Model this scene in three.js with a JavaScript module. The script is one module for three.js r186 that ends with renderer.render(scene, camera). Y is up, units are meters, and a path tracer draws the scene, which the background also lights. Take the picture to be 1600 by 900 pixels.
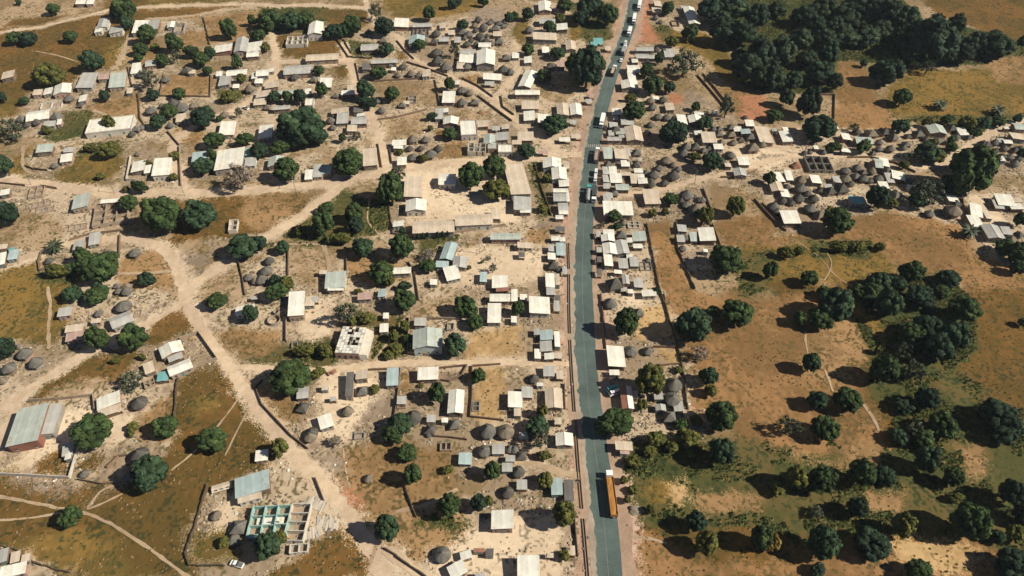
import * as THREE from 'three';
import { Sky } from 'three/addons/objects/Sky.js';
import { mergeGeometries } from 'three/addons/utils/BufferGeometryUtils.js';

// ---------------------------------------------------------------- camera, sky, sun, exposure
const scene = new THREE.Scene();
const CAM_H = 225, FOCAL = 1080;                       // drone height in metres; focal length for a 1600 wide picture
const camera = new THREE.PerspectiveCamera(2 * Math.atan(450 / FOCAL) * 180 / Math.PI, 16 / 9, 1, 9000);
camera.position.set(0, CAM_H, 0);
camera.lookAt(0, 0, -CAM_H);
scene.add(camera);

const SUN = new THREE.Vector3(0.78, 0.68, 0.15).normalize();
const sky = new Sky();
sky.name = 'sky'; sky.userData.kind = 'structure';
sky.scale.setScalar(8000);
sky.material.uniforms.sunPosition.value.copy(SUN);
sky.material.uniforms.turbidity.value = 1;
sky.material.uniforms.rayleigh.value = 0.6;
sky.material.uniforms.mieCoefficient.value = 0.002;
scene.add(sky);
scene.environmentIntensity = 0.10;
const sun = new THREE.DirectionalLight(new THREE.Color(1, 0.925, 0.77), 5);
sun.name = 'sun';
sun.position.copy(SUN).multiplyScalar(800).add(new THREE.Vector3(0, 0, -300));
sun.target.position.set(0, 0, -300);
sun.castShadow = true; sun.shadow.radius = 1;
sun.shadow.mapSize.set(4096, 4096);
Object.assign(sun.shadow.camera, { left: -450, right: 450, top: 450, bottom: -450, near: 10, far: 2000 });
scene.add(sun, sun.target);

const renderer = new THREE.WebGLRenderer({ antialias: true });
renderer.toneMapping = THREE.LinearToneMapping;
renderer.toneMappingExposure = 1.45;
renderer.shadowMap.enabled = true;

// ---------------------------------------------------------------- helpers
let seed = 7;
const rnd = () => { seed = (seed + 0x6d2b79f5) | 0; let t = Math.imul(seed ^ (seed >>> 15), 1 | seed); t = (t + Math.imul(t ^ (t >>> 7), 61 | t)) ^ t; return ((t ^ (t >>> 14)) >>> 0) / 4294967296; };
const rr = (a, b) => a + (b - a) * rnd();
const pick = (a) => a[Math.floor(rnd() * a.length)];
const C = (r, g, b) => new THREE.Color().setRGB(r, g, b);
const S2 = Math.SQRT1_2;
// a place on the land: the point at height y under the survey coordinates (px, py) of the 1600 x 900 aerial view
function at(px, py, y = 0) {
  const X = (px - 800) / FOCAL, Y = (450 - py) / FOCAL, dy = -S2 + Y * S2, t = (y - CAM_H) / dy;
  return new THREE.Vector3(X * t, y, (-S2 - Y * S2) * t);
}
const depthAt = (p) => S2 * (CAM_H - p.y) - S2 * p.z;
const scaleAt = (p) => FOCAL / depthAt(p);             // survey units per metre
const seen = (p) => { const d = depthAt(p); return [800 + FOCAL * p.x / d, 450 - FOCAL * ((p.y - CAM_H) * S2 - p.z * S2) / d]; };

const names = new Map();
const numbered = (n) => { const k = names.get(n) || 0; names.set(n, k + 1); return k ? n + '_' + String(k).padStart(3, '0') : n; };
const things = [];
function register(o, kind, colour, region, category, group, px, py, size = '') {
  o.userData.category = category;
  if (group) o.userData.group = group;
  things.push({ o, base: [size, colour, kind].filter(Boolean).join(' ') + ' ' + region, px, py });
  return o;
}
function fix(o, label, category, group) { o.userData.label = label; o.userData.category = category; if (group) o.userData.group = group; return o; }
function group(name) { const g = new THREE.Group(); g.name = numbered(name); scene.add(g); return g; }
function part(parent, name, geo, mat) { const m = new THREE.Mesh(geo, mat); m.name = name; m.castShadow = m.receiveShadow = true; parent.add(m); return m; }
function struct(name, geo, mat) { const m = new THREE.Mesh(geo, mat); m.name = numbered(name); m.castShadow = m.receiveShadow = true; m.userData.kind = 'structure'; scene.add(m); return m; }

// value noise
const NT = new Float32Array(65536); for (let i = 0; i < 65536; i++) NT[i] = rnd();
function noise(x, y) {
  const xi = Math.floor(x), yi = Math.floor(y); let fx = x - xi, fy = y - yi;
  fx = fx * fx * (3 - 2 * fx); fy = fy * fy * (3 - 2 * fy);
  const a = (xi & 255), b = ((xi + 1) & 255), c = (yi & 255) << 8, d = ((yi + 1) & 255) << 8;
  const p = NT[a + c], q = NT[b + c], r = NT[a + d], s = NT[b + d];
  return p + (q - p) * fx + (r - p) * fy + (p - q - r + s) * fx * fy;
}
const fbm = (x, y, o = 4) => { let s = 0, a = 0.5, n = 0; for (let i = 0; i < o; i++) { s += a * noise(x, y); n += a; x = x * 2.03 + 17.1; y = y * 2.03 + 5.7; a *= 0.5; } return s / n; };
const sstep = (a, b, v) => { v = Math.min(1, Math.max(0, (v - a) / (b - a))); return v * v * (3 - 2 * v); };

// flat-shaded polygon soup with uv in metres; each quad a, b, c, d runs anticlockwise seen from outside
class Soup {
  constructor() { this.p = []; this.u = []; this.n = []; }
  tri(a, b, c, ua, ub, uc) {
    const n = new THREE.Vector3().subVectors(b, a).cross(new THREE.Vector3().subVectors(c, a)).normalize();
    for (const v of [a, b, c]) { this.p.push(v.x, v.y, v.z); this.n.push(n.x, n.y, n.z); }
    this.u.push(...ua, ...ub, ...uc);
  }
  quad(a, b, c, d) {
    const w = a.distanceTo(b), h = b.distanceTo(c), o = this.o || 0;
    this.tri(a, b, c, [o, o], [o + w, o], [o + w, o + h]); this.tri(a, c, d, [o, o], [o + w, o + h], [o, o + h]);
    return this;
  }
  // closed prism over a plan polygon (anticlockwise seen from above in x, z with z towards the viewer), bottom y0(x,z) top y1(x,z)
  prism(plan, lo, hi) {
    const n = plan.length, L = plan.map(([x, z]) => new THREE.Vector3(x, lo(x, z), z)), H = plan.map(([x, z]) => new THREE.Vector3(x, hi(x, z), z));
    for (let i = 0; i < n; i++) { const j = (i + 1) % n; this.quad(L[i], L[j], H[j], H[i]); }
    for (let i = 1; i + 1 < n; i++) {
      const uv = (v) => [v.x, v.z];
      this.tri(H[0], H[i], H[i + 1], uv(H[0]), uv(H[i]), uv(H[i + 1]));
      this.tri(L[0], L[i + 1], L[i], uv(L[0]), uv(L[i + 1]), uv(L[i]));
    }
    return this;
  }
  box(x0, x1, y0, y1, z0, z1) { return this.prism([[x0, z1], [x1, z1], [x1, z0], [x0, z0]], () => y0, () => y1); }
  geo() {
    const g = new THREE.BufferGeometry();
    g.setAttribute('position', new THREE.Float32BufferAttribute(this.p, 3));
    g.setAttribute('normal', new THREE.Float32BufferAttribute(this.n, 3));
    g.setAttribute('uv', new THREE.Float32BufferAttribute(this.u, 2));
    return g;
  }
}

// ---------------------------------------------------------------- materials
function texture(n, metres, f, srgb = true) {           // f(u, v) -> grey factor or [r, g, b], 0..1 display values, tileable enough
  const d = new Uint8Array(n * n * 4);
  for (let j = 0; j < n; j++) for (let i = 0; i < n; i++) {
    const c = f(i / n, j / n), k = (j * n + i) * 4;
    for (let q = 0; q < 3; q++) d[k + q] = Math.max(0, Math.min(255, Math.round(255 * (Array.isArray(c) ? c[q] : c))));
    d[k + 3] = 255;
  }
  const t = new THREE.DataTexture(d, n, n); t.wrapS = t.wrapT = THREE.RepeatWrapping; t.magFilter = THREE.LinearFilter; t.minFilter = THREE.LinearMipmapLinearFilter; t.generateMipmaps = true;
  if (srgb) t.colorSpace = THREE.SRGBColorSpace;
  t.repeat.set(1 / metres, 1 / metres); t.needsUpdate = true;
  return t;
}
const per = (u, v, k, o = 3) => {                        // periodic fbm
  let s = 0, a = 0.5, n = 0;
  for (let i = 0; i < o; i++) {
    const K = k << i, x = u * K, y = v * K, xi = Math.floor(x), yi = Math.floor(y); let fx = x - xi, fy = y - yi;
    fx = fx * fx * (3 - 2 * fx); fy = fy * fy * (3 - 2 * fy);
    const h = (p, q) => NT[((p % K) * 37 + ((q % K) << 8) + i * 977) & 65535];
    const A = h(xi, yi), B = h(xi + 1, yi), D = h(xi, yi + 1), E = h(xi + 1, yi + 1);
    s += a * (A + (B - A) * fx + (D - A) * fy + (A - B - D + E) * fx * fy); n += a; a *= 0.5;
  }
  return s / n;
};
// corrugated sheets: 0.9 m wide sheets of slightly different age, rust runs, stains
const sheetTone = Array.from({ length: 16 }, () => rr(0.93, 1));
const TX = {
  metal: texture(512, 14.4, (u, v) => {
    const s = sheetTone[Math.floor(u * 16)] * (0.90 + 0.10 * sheetTone[(Math.floor(u * 16) * 7 + Math.floor(v * 5) * 3) % 16]);
    const st = per(u, v, 5, 5), ru = sstep(0.58, 0.75, per(u, v * 0.999, 9, 4) * 0.7 + per(u, v, 40, 2) * 0.3);
    const g = s * (0.86 + 0.16 * st);
    return [g * (1 - 0.06 * ru), g * (1 - 0.14 * ru), g * (1 - 0.24 * ru)];
  }),
  wall: texture(512, 9, (u, v) => { const a = per(u, v, 4, 5), b = per(u, v, 60, 2); const g = 0.74 + 0.24 * a + 0.1 * (b - 0.5); const st = sstep(0.56, 0.7, per(u, v, 7, 4)); return [g, g * (1 - 0.05 * st), g * (1 - 0.12 * st)]; }),
  thatch: texture(512, 6, (u, v) => { const a = per(u, v, 6, 4), b = per(u, v * 0.999, 90, 2), c = per(u, v, 30, 2); const g = 0.55 + 0.3 * a + 0.25 * (b - 0.4) + 0.2 * (c - 0.5); return [g, g * 0.985, g * 0.96]; }),
  sand: texture(1024, 48, (u, v) => { const a = per(u, v, 5, 5), b = per(u, v, 128, 2), c = per(u, v, 24, 3); const g = 0.78 + 0.2 * a + 0.1 * (b - 0.5) + 0.12 * (c - 0.5); return [g, g * (0.97 + 0.03 * a), g * (0.93 + 0.07 * c)]; }),
  leaf: texture(256, 1, (u, v) => { const g = 0.6 + 0.5 * per(u, v, 8, 3); return g; }),
};
const mat = (c, map, rough = 0.9, extra = {}) => new THREE.MeshPhysicalMaterial({ color: c, map: map || null, roughness: rough, metalness: 0, specularIntensity: rough > 0.7 ? 0.15 : 1, side: THREE.DoubleSide, ...extra });
const ROOF = {
  W: mat(C(0.78, 0.75, 0.66), TX.metal, 0.75), G: mat(C(0.45, 0.44, 0.41), TX.metal, 0.75), L: mat(C(0.46, 0.50, 0.45), TX.metal, 0.75),
  B: mat(C(0.60, 0.50, 0.39), TX.metal, 0.8), R: mat(C(0.35, 0.17, 0.12), TX.metal, 0.8), U: mat(C(0.40, 0.49, 0.49), TX.metal, 0.75),
  T: mat(C(0.18, 0.42, 0.42), TX.metal, 0.55), D: mat(C(0.15, 0.14, 0.13), TX.metal, 0.8), P: mat(C(0.47, 0.33, 0.28), TX.metal, 0.8),
};
const COLOUR = { W: 'white', G: 'grey', L: 'pale green', B: 'beige', R: 'rust red', U: 'pale blue', T: 'teal', D: 'dark', P: 'pinkish' };
const WALL = {
  s: mat(C(0.42, 0.33, 0.25), TX.wall), g: mat(C(0.36, 0.33, 0.29), TX.wall), w: mat(C(0.66, 0.62, 0.54), TX.wall), b: mat(C(0.25, 0.175, 0.125), TX.wall),
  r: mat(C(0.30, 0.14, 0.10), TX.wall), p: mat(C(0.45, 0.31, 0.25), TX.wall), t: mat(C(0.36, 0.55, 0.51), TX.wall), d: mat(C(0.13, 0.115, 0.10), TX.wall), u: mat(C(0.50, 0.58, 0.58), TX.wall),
};
const DARK = mat(C(0.03, 0.03, 0.03), null, 0.6), DOORM = [mat(C(0.10, 0.13, 0.14), null, 0.6), mat(C(0.14, 0.09, 0.06), null, 0.7), mat(C(0.08, 0.16, 0.17), null, 0.6)];
const WOOD = mat(C(0.16, 0.11, 0.075), TX.wall), BARK = mat(C(0.16, 0.125, 0.095), TX.wall), GREYWOOD = mat(C(0.30, 0.265, 0.23), TX.wall);
const THATCH = { 0: mat(C(0.245, 0.235, 0.215), TX.thatch, 1), 1: mat(C(0.165, 0.158, 0.145), TX.thatch, 1), 2: mat(C(0.33, 0.28, 0.22), TX.thatch, 1) };
const STRAW = mat(C(0.20, 0.155, 0.105), TX.thatch, 1), PATHM = mat(C(0.47, 0.355, 0.245), TX.sand, 1), SANDM = mat(C(0.62, 0.485, 0.355), TX.sand, 1);

// ---------------------------------------------------------------- the land: one sheet, its soils mapped in metres
const SOIL = [                                            // two tones of each soil, third: chance and tone of tufts
  /* 0 village sand */ [[0.43, 0.335, 0.235], [0.25, 0.185, 0.122], [0.15, [0.13, 0.105, 0.055]]],
  /* 1 dry brown grass */ [[0.30, 0.182, 0.088], [0.20, 0.122, 0.055], [0.25, [0.105, 0.075, 0.03]]],
  /* 2 green scrub grass */ [[0.068, 0.066, 0.023], [0.112, 0.083, 0.031], [0.3, [0.04, 0.05, 0.018]]],
  /* 3 yellow olive grass */ [[0.20, 0.122, 0.034], [0.12, 0.082, 0.024], [0.25, [0.065, 0.06, 0.018]]],
  /* 4 brown meadow */ [[0.155, 0.082, 0.025], [0.100, 0.064, 0.019], [0.22, [0.05, 0.045, 0.016]]],
  /* 5 swept yard */ [[0.58, 0.46, 0.325], [0.49, 0.38, 0.265], [0.02, [0.25, 0.2, 0.14]]],
  /* 6 lush green */ [[0.045, 0.052, 0.018], [0.070, 0.068, 0.024], [0.35, [0.024, 0.034, 0.012]]],
  /* 7 grey soil */ [[0.27, 0.205, 0.15], [0.20, 0.15, 0.105], [0.2, [0.12, 0.095, 0.062]]],
  /* 8 red earth */ [[0.40, 0.17, 0.088], [0.32, 0.145, 0.08], [0.06, [0.17, 0.1, 0.055]]],
  /* 9 straw litter */ [[0.44, 0.295, 0.145], [0.32, 0.205, 0.095], [0.15, [0.22, 0.145, 0.065]]],
  /* 10 rut */ [[0.51, 0.40, 0.285], [0.43, 0.33, 0.23], [0.02, [0.28, 0.2, 0.14]]],
  /* 11 fallow tan */ [[0.35, 0.248, 0.155], [0.21, 0.14, 0.075], [0.2, [0.12, 0.095, 0.042]]],
  /* 12 orange stubble */ [[0.265, 0.147, 0.065], [0.172, 0.098, 0.041], [0.24, [0.115, 0.080, 0.032]]],
  /* 13 laterite verge */ [[0.46, 0.32, 0.24], [0.37, 0.222, 0.16], [0.08, [0.22, 0.15, 0.11]]],
  /* 14 open land between compounds */ [[0.32, 0.228, 0.14], [0.20, 0.138, 0.072], [0.22, [0.11, 0.09, 0.04]]],
];
const MX0 = -470, MZ0 = -640, MW = 940, MD = 590, MR = 2;   // soil map: half-metre cells
const soil = new Uint8Array(MW * MR * MD * MR);
function fillWorld(pts, k) {
  let z0 = 1e9, z1 = -1e9; for (const p of pts) { z0 = Math.min(z0, p[1]); z1 = Math.max(z1, p[1]); }
  const j0 = Math.max(0, Math.floor((z0 - MZ0) * MR)), j1 = Math.min(MD * MR - 1, Math.ceil((z1 - MZ0) * MR));
  for (let j = j0; j <= j1; j++) {
    const z = MZ0 + (j + 0.5) / MR, xs = [];
    for (let i = 0, n = pts.length; i < n; i++) { const a = pts[i], b = pts[(i + 1) % n]; if ((a[1] <= z) !== (b[1] <= z)) xs.push(a[0] + (b[0] - a[0]) * (z - a[1]) / (b[1] - a[1])); }
    xs.sort((a, b) => a - b);
    for (let q = 0; q + 1 < xs.length; q += 2) {
      const i0 = Math.max(0, Math.round((xs[q] - MX0) * MR)), i1 = Math.min(MW * MR, Math.round((xs[q + 1] - MX0) * MR));
      if (i1 > i0) soil.fill(k, j * MW * MR + i0, j * MW * MR + i1);
    }
  }
}
const pairs = (s) => s.trim().split(/\s*[,;]\s*|\s+-\s+/).map((t) => t.trim().split(/\s+/).map(Number));
const poly = (k, s) => fillWorld(pairs(s).map(([x, y]) => { const p = at(x, y); return [p.x, p.z]; }), k);
const soilAt = (x, z) => { const i = Math.floor((x - MX0) * MR), j = Math.floor((z - MZ0) * MR); return i < 0 || j < 0 || i >= MW * MR || j >= MD * MR ? 4 : soil[j * MW * MR + i]; };

// fields and yards, as outlines
poly(4, '-300 -60, 230 -60, 230 30, 195 60, 185 105, 130 110, 110 135, 50 140, 30 175, -300 190');
poly(11, '-200 -60, 165 -60, 165 18, 60 42, -200 50');
poly(4, '20 30, 90 25, 120 22, 60 38, 0 42'); poly(3, '160 76, 202 55, 192 105, 165 108'); poly(3, '120 100, 110 85, 160 90, 130 112');
poly(3, '-200 150, 30 150, 25 180, -200 188');
poly(3, '225 2, 330 0, 380 5, 300 12, 230 12'); poly(4, '212 18, 330 12, 380 10, 300 28, 212 30'); poly(1, '300 30, 420 15, 400 60, 330 70, 318 28');
poly(1, '257 117, 330 117, 328 151, 250 151'); poly(1, '285 48, 327 50, 326 74, 285 74'); poly(1, '205 60, 240 60, 250 100, 205 105');
poly(1, '155 158, 220 145, 215 187, 150 172'); poly(2, '95 175, 150 172, 130 210, 90 222, 60 215'); poly(1, '270 200, 318 195, 312 225, 275 222');
poly(2, '340 140, 385 142, 372 160, 340 160'); poly(2, '130 225, 185 220, 190 240, 120 242');
poly(2, '405 12, 515 12, 515 25, 490 50, 400 50'); poly(4, '500 15, 560 10, 575 20, 572 40, 515 42'); poly(3, '600 -20, 740 -20, 750 15, 690 25, 620 28, 600 15');
poly(4, '432 52, 532 62, 540 87, 432 90'); poly(2, '540 62, 585 68, 610 88, 550 90'); poly(4, '618 66, 630 70, 648 92, 622 90'); poly(7, '558 97, 582 97, 582 125, 562 127');
poly(7, '735 15, 790 10, 790 40, 735 38'); poly(4, '520 103, 545 103, 545 118, 518 120');
poly(11, '585 128, 678 125, 686 165, 640 172, 600 160'); poly(11, '592 185, 665 175, 672 200, 640 215, 600 220'); poly(11, '718 165, 775 175, 770 187, 720 187'); poly(4, '682 200, 710 200, 706 215, 685 215'); poly(1, '690 225, 725 215, 732 248, 680 255');
poly(1, '718 118, 748 116, 745 135, 722 132'); poly(3, '800 40, 822 30, 825 60, 800 75'); poly(3, '888 32, 920 30, 925 62, 890 65'); poly(2, '885 5, 960 5, 955 60, 920 70');
poly(3, '15 245, 38 237, 35 262, 48 278, 15 279'); poly(3, '82 270, 112 258, 120 242, 185 240, 193 252, 172 282, 130 290, 100 285');
poly(4, '270 310, 345 308, 400 305, 450 297, 490 300, 480 325, 440 350, 400 368, 350 372, 300 375, 260 382, 265 360, 280 340'); poly(1, '380 305, 490 300, 440 350, 400 365, 375 335');
poly(11, '30 330, 100 340, 110 365, 90 380, 0 395, 0 370');
poly(7, '270 395, 330 392, 325 413, 283 420'); poly(7, '287 422, 325 418, 292 440'); poly(11, '305 447, 355 410, 372 408, 380 450, 385 465, 330 490, 305 480');
poly(1, '185 405, 245 390, 270 418, 265 425, 185 428'); poly(3, '-60 440, 60 405, 65 430, 135 437, 95 460, 110 500, 75 540, -60 535'); poly(2, '60 420, 125 425, 120 445, 62 440'); poly(1, '185 430, 275 425, 280 445, 250 450, 190 455');
poly(4, '125 557, 215 555, 210 575, 175 605, 100 622, 45 625, 80 590'); poly(11, '100 600, 175 590, 170 612, 60 630'); poly(4, '230 508, 265 491, 290 492, 308 515, 275 530, 230 542'); poly(7, '215 495, 262 467, 255 480, 222 500');
poly(4, '-60 750, 170 755, 200 760, 250 720, 275 680, 270 660, 278 590, 345 565, 372 615, 405 660, 440 700, 420 730, 330 757, 295 830, 290 870, 300 910, 110 910, 70 880, 30 855, -60 850');
poly(3, '300 620, 340 612, 350 640, 310 650'); poly(1, '215 660, 272 605, 268 690, 235 700, 215 690'); poly(3, '0 845, 110 835, 190 850, 210 905, 110 905, 60 870');
poly(1, '483 717, 540 700, 590 690, 650 693, 712 735, 712 762, 620 797, 575 810, 530 775'); poly(7, '483 717, 540 700, 545 740, 510 745'); poly(8, '535 770, 555 762, 562 785, 545 790');
poly(1, '618 805, 712 795, 755 815, 710 855, 650 880, 607 855'); poly(2, '650 800, 755 815, 730 830, 660 825'); poly(4, '500 850, 555 818, 580 860, 598 910, 420 910, 440 880');
poly(1, '330 520, 437 510, 445 540, 400 553, 370 550'); poly(2, '385 560, 440 535, 525 537, 527 565, 485 572, 385 573'); poly(2, '590 498, 640 490, 636 565, 580 568'); poly(2, '555 488, 597 490, 590 512, 555 508');
poly(9, '733 520, 815 510, 818 556, 730 562'); poly(11, '452 385, 507 385, 510 425, 500 450, 452 440'); poly(1, '545 402, 600 405, 640 410, 645 440, 600 448, 545 430'); poly(11, '650 470, 740 455, 730 490, 645 500');
poly(2, '540 300, 607 315, 607 360, 580 370, 520 377, 440 373, 455 355, 517 320, 535 295'); poly(6, '580 310, 607 315, 607 360, 578 362');
poly(9, '740 575, 783 573, 785 655, 735 655'); poly(7, '540 625, 615 620, 615 650, 560 675, 540 660'); poly(1, '405 600, 460 600, 470 660, 440 665'); poly(1, '690 690, 712 700, 712 750, 660 740, 650 700');
poly(1, '628 580, 648 580, 640 620, 625 622'); poly(7, '688 578, 728 574, 715 590, 690 596'); poly(2, '648 370, 720 366, 690 395, 655 398');
poly(5, '622 268, 700 258, 802 254, 815 300, 815 345, 700 352, 640 352'); poly(5, '690 385, 800 390, 855 390, 850 440, 800 450, 700 440'); poly(5, '475 462, 520 460, 530 520, 495 540, 465 520'); poly(5, '500 585, 545 580, 600 600, 540 690, 480 680'); poly(5, '740 840, 775 800, 880 800, 890 905, 680 905, 700 870');
poly(5, '110 640, 220 640, 200 690, 20 740, 0 735'); poly(4, '55 725, 110 705, 110 745, 60 745'); poly(4, '125 720, 160 710, 165 725, 130 735'); poly(7, '0 752, 150 755, 100 770, 20 765');
poly(5, '365 770, 395 785, 370 830, 330 835, 340 790'); poly(3, '300 830, 370 835, 375 875, 300 880'); poly(2, '825 255, 842 252, 860 335, 845 340'); poly(1, '822 358, 858 352, 858 375, 825 378');
// east of the road
poly(6, '1095 -30, 1380 -30, 1440 30, 1600 60, 1900 60, 1900 90, 1530 100, 1470 100, 1310 95, 1300 145, 1165 140, 1150 80, 1120 50');
poly(3, '1040 40, 1062 52, 1095 45, 1122 62, 1150 95, 1163 132, 1130 132, 1100 90, 1050 65'); poly(2, '1018 40, 1045 40, 1060 66, 1035 62'); poly(1, '1112 135, 1200 140, 1200 187, 1160 187'); poly(8, '1150 150, 1200 150, 1200 185, 1165 187');
poly(7, '1067 142, 1090 138, 1112 165, 1078 165'); poly(8, '1043 148, 1065 146, 1072 165, 1052 165'); poly(8, '1000 -40, 1015 -40, 1018 38, 1035 60, 1022 67, 985 68, 995 38');
poly(4, '1390 -40, 1900 -40, 1900 75, 1600 68, 1540 50, 1470 25'); poly(12, '1305 100, 1342 95, 1362 128, 1395 185, 1395 200, 1305 200');
poly(3, '1420 110, 1900 105, 1900 180, 1395 183, 1375 160'); poly(1, '1535 90, 1600 88, 1800 140, 1560 130'); poly(11, '1350 110, 1375 160, 1395 183, 1362 128');
poly(2, '1400 185, 1600 175, 1600 205, 1500 205'); poly(6, '1310 75, 1370 85, 1440 100, 1420 112, 1350 95');
poly(12, '1010 350, 1050 345, 1065 415, 1085 460, 1120 468, 1150 445, 1155 480, 1045 490, 1030 440'); poly(12, '1115 350, 1160 340, 1200 320, 1210 385, 1130 388'); poly(11, '1107 290, 1190 305, 1195 335, 1120 352');
poly(12, '1335 342, 1375 335, 1500 350, 1520 395, 1900 520, 1900 570, 1600 500, 1545 470, 1500 440, 1440 430, 1405 420, 1370 385, 1310 375, 1150 385, 1115 365, 1190 360, 1280 375');
poly(3, '1150 385, 1365 380, 1400 420, 1390 445, 1340 460, 1300 440, 1160 445, 1150 420'); poly(6, '1265 378, 1365 378, 1350 400, 1270 402'); poly(2, '1150 400, 1210 392, 1205 450, 1155 470');
poly(4, '1200 440, 1700 460, 1900 600, 1900 1000, 960 1000, 965 700, 1180 690, 1280 700');
poly(12, '1045 480, 1150 465, 1300 460, 1340 500, 1360 555, 1345 620, 1380 690, 1280 700, 1170 710, 1120 640, 1075 580, 1060 500'); poly(1, '1280 500, 1340 500, 1360 555, 1330 600, 1260 590');
poly(6, '1340 440, 1480 430, 1530 480, 1520 550, 1470 590, 1400 640, 1350 620, 1365 560, 1340 500'); poly(3, '1330 465, 1350 480, 1400 520, 1380 540, 1335 490');
poly(9, '1005 478, 1040 475, 1050 530, 990 535'); poly(9, '1020 545, 1060 546, 1062 570, 1035 570'); poly(12, '1075 605, 1120 605, 1120 640, 1078 640');
poly(2, '1130 700, 1300 705, 1600 690, 1900 700, 1900 840, 1560 850, 1450 830, 1250 850, 1180 830'); poly(6, '1200 720, 1330 720, 1420 690, 1470 690, 1480 760, 1300 770, 1210 770'); poly(6, '1400 640, 1480 600, 1560 650, 1600 640, 1600 700, 1480 720, 1400 690');
poly(2, '970 690, 1200 690, 1210 740, 1180 820, 1000 820, 965 760'); poly(6, '968 700, 1040 700, 1060 735, 1010 745, 968 735'); poly(9, '1040 752, 1062 748, 1085 785, 1050 790'); poly(1, '1085 770, 1200 775, 1190 805, 1100 800'); poly(3, '1000 745, 1040 750, 1050 790, 1010 780');
poly(12, '975 835, 1060 850, 1100 875, 1180 885, 1250 865, 1400 850, 1500 830, 1560 860, 1600 910, 975 910'); poly(9, '1395 850, 1440 838, 1515 845, 1530 885, 1420 895');
poly(2, '1470 690, 1600 690, 1700 900, 1560 860, 1500 800'); poly(1, '1230 705, 1390 690, 1370 730, 1250 730'); poly(1, '1350 760, 1420 765, 1410 800, 1355 800'); poly(1, '1500 700, 1545 690, 1545 750, 1510 760'); poly(2, '1300 690, 1330 715, 1240 725');
poly(2, '1460 570, 1540 600, 1520 650, 1470 620'); poly(5, '1140 235, 1200 225, 1240 240, 1210 265, 1160 265'); poly(7, '1190 240, 1225 238, 1225 252, 1195 252'); poly(5, '970 460, 1000 455, 1005 475, 975 478'); poly(5, '1505 305, 1560 300, 1570 345, 1520 345'); poly(7, '1058 390, 1110 385, 1110 412, 1065 410');

// ---------------------------------------------------------------- roads and tracks: ribbons on the land, the soil under their edges is the same sand
function curve(s, y = 0) { const pts = pairs(s).map(([a, b]) => at(a, b, y)); return new THREE.CatmullRomCurve3(pts, false, 'centripetal'); }
function ribbon(cv, half, y, jitter, step, off = 0) {       // half(t) half width in metres, off sideways
  const len = cv.getLength(), n = Math.max(2, Math.ceil(len / step)), P = [], U = [], I = [], pts = [];
  for (let i = 0; i <= n; i++) {
    const t = i / n, p = cv.getPointAt(t), g = cv.getTangentAt(t), nx = -g.z, nz = g.x, h = half(t);
    const L = h + jitter * (noise(i * 0.43, p.x * 0.1 + 7) - 0.5) * 2 + jitter * (noise(i * 1.7, 3.1) - 0.5), R = h + jitter * (noise(i * 0.41, p.z * 0.1 + 91) - 0.5) * 2 + jitter * (noise(i * 1.6, 9.7) - 0.5);
    const a = [p.x + nx * (off - L), p.z + nz * (off - L)], b = [p.x + nx * (off + R), p.z + nz * (off + R)];
    P.push(a[0], y, a[1], b[0], y, b[1]); U.push(a[0], a[1], b[0], b[1]); pts.push([a, b]);
    if (i) { const k = i * 2; I.push(k - 2, k - 1, k, k - 1, k + 1, k); }
  }
  const g = new THREE.BufferGeometry(); g.setAttribute('position', new THREE.Float32BufferAttribute(P, 3)); g.setAttribute('uv', new THREE.Float32BufferAttribute(U, 2)); g.setIndex(I); g.computeVertexNormals();
  return [g, pts];
}
const stain = (pts, k, grow) => { for (let i = 1; i < pts.length; i++) { const [a, b] = pts[i - 1], [c, d] = pts[i]; const e = (u, v, s) => [u[0] + (u[0] - v[0]) * s, u[1] + (u[1] - v[1]) * s]; const s = grow / Math.max(1, Math.hypot(a[0] - b[0], a[1] - b[1])); fillWorld([e(a, b, s), e(b, a, s), e(d, c, s), e(c, d, s)], k); } };
let trackLayer = 0;
function track(name, w, s, k = 10) {
  w *= w > 4 ? 0.8 : 0.9;
  const cv = curve(s), [g, pts] = ribbon(cv, (t) => w / 2 * (0.8 + 0.45 * noise(t * 9 + s.length, w)), 0.02 + 0.004 * trackLayer++, Math.min(0.9, w * 0.22), 1.2);
  stain(pts, k, Math.min(1.2, w * 0.3)); struct(name, g, name === 'footpath' ? PATHM : SANDM);
}
track('dirt_road', 6.0, '605 915, 588 872, 560 822, 520 772, 470 718, 430 672, 385 612, 350 562, 316 516, 294 480, 287 450, 274 412, 250 387, 200 372, 120 380, 60 396, -20 420');
track('dirt_road', 4.6, '290 468, 268 484, 236 502, 190 527, 130 553, 80 586, 40 612, -20 650');
track('dirt_road', 4.0, '34 614, 18 655, 2 700, -20 740');
track('dirt_road', 8.0, '-30 282, 60 286, 120 296, 190 303, 280 299, 350 303, 420 296, 500 287, 560 277, 640 263, 720 253, 800 249, 870 243, 918 240', 10);
track('dirt_road', 6.5, '545 284, 500 318, 455 348, 415 370, 345 414, 305 444, 290 462', 10);
track('dirt_lane', 6.0, '604 270, 594 222, 580 184, 564 148, 552 118, 545 98, 536 66', 10);
track('dirt_lane', 4.6, '568 -10, 578 20, 598 45, 616 57, 640 86, 660 100, 700 119, 740 137, 766 150, 790 176, 830 206, 880 240');
track('dirt_lane', 4.5, '212 12, 300 9, 380 7, 430 8, 500 9, 572 12'); track('dirt_lane', 3.5, '-10 52, 60 43, 130 26, 172 15');
track('footpath', 2.6, '226 30, 300 24, 350 16, 400 12'); track('footpath', 2.2, '180 108, 192 85, 201 55');
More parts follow.
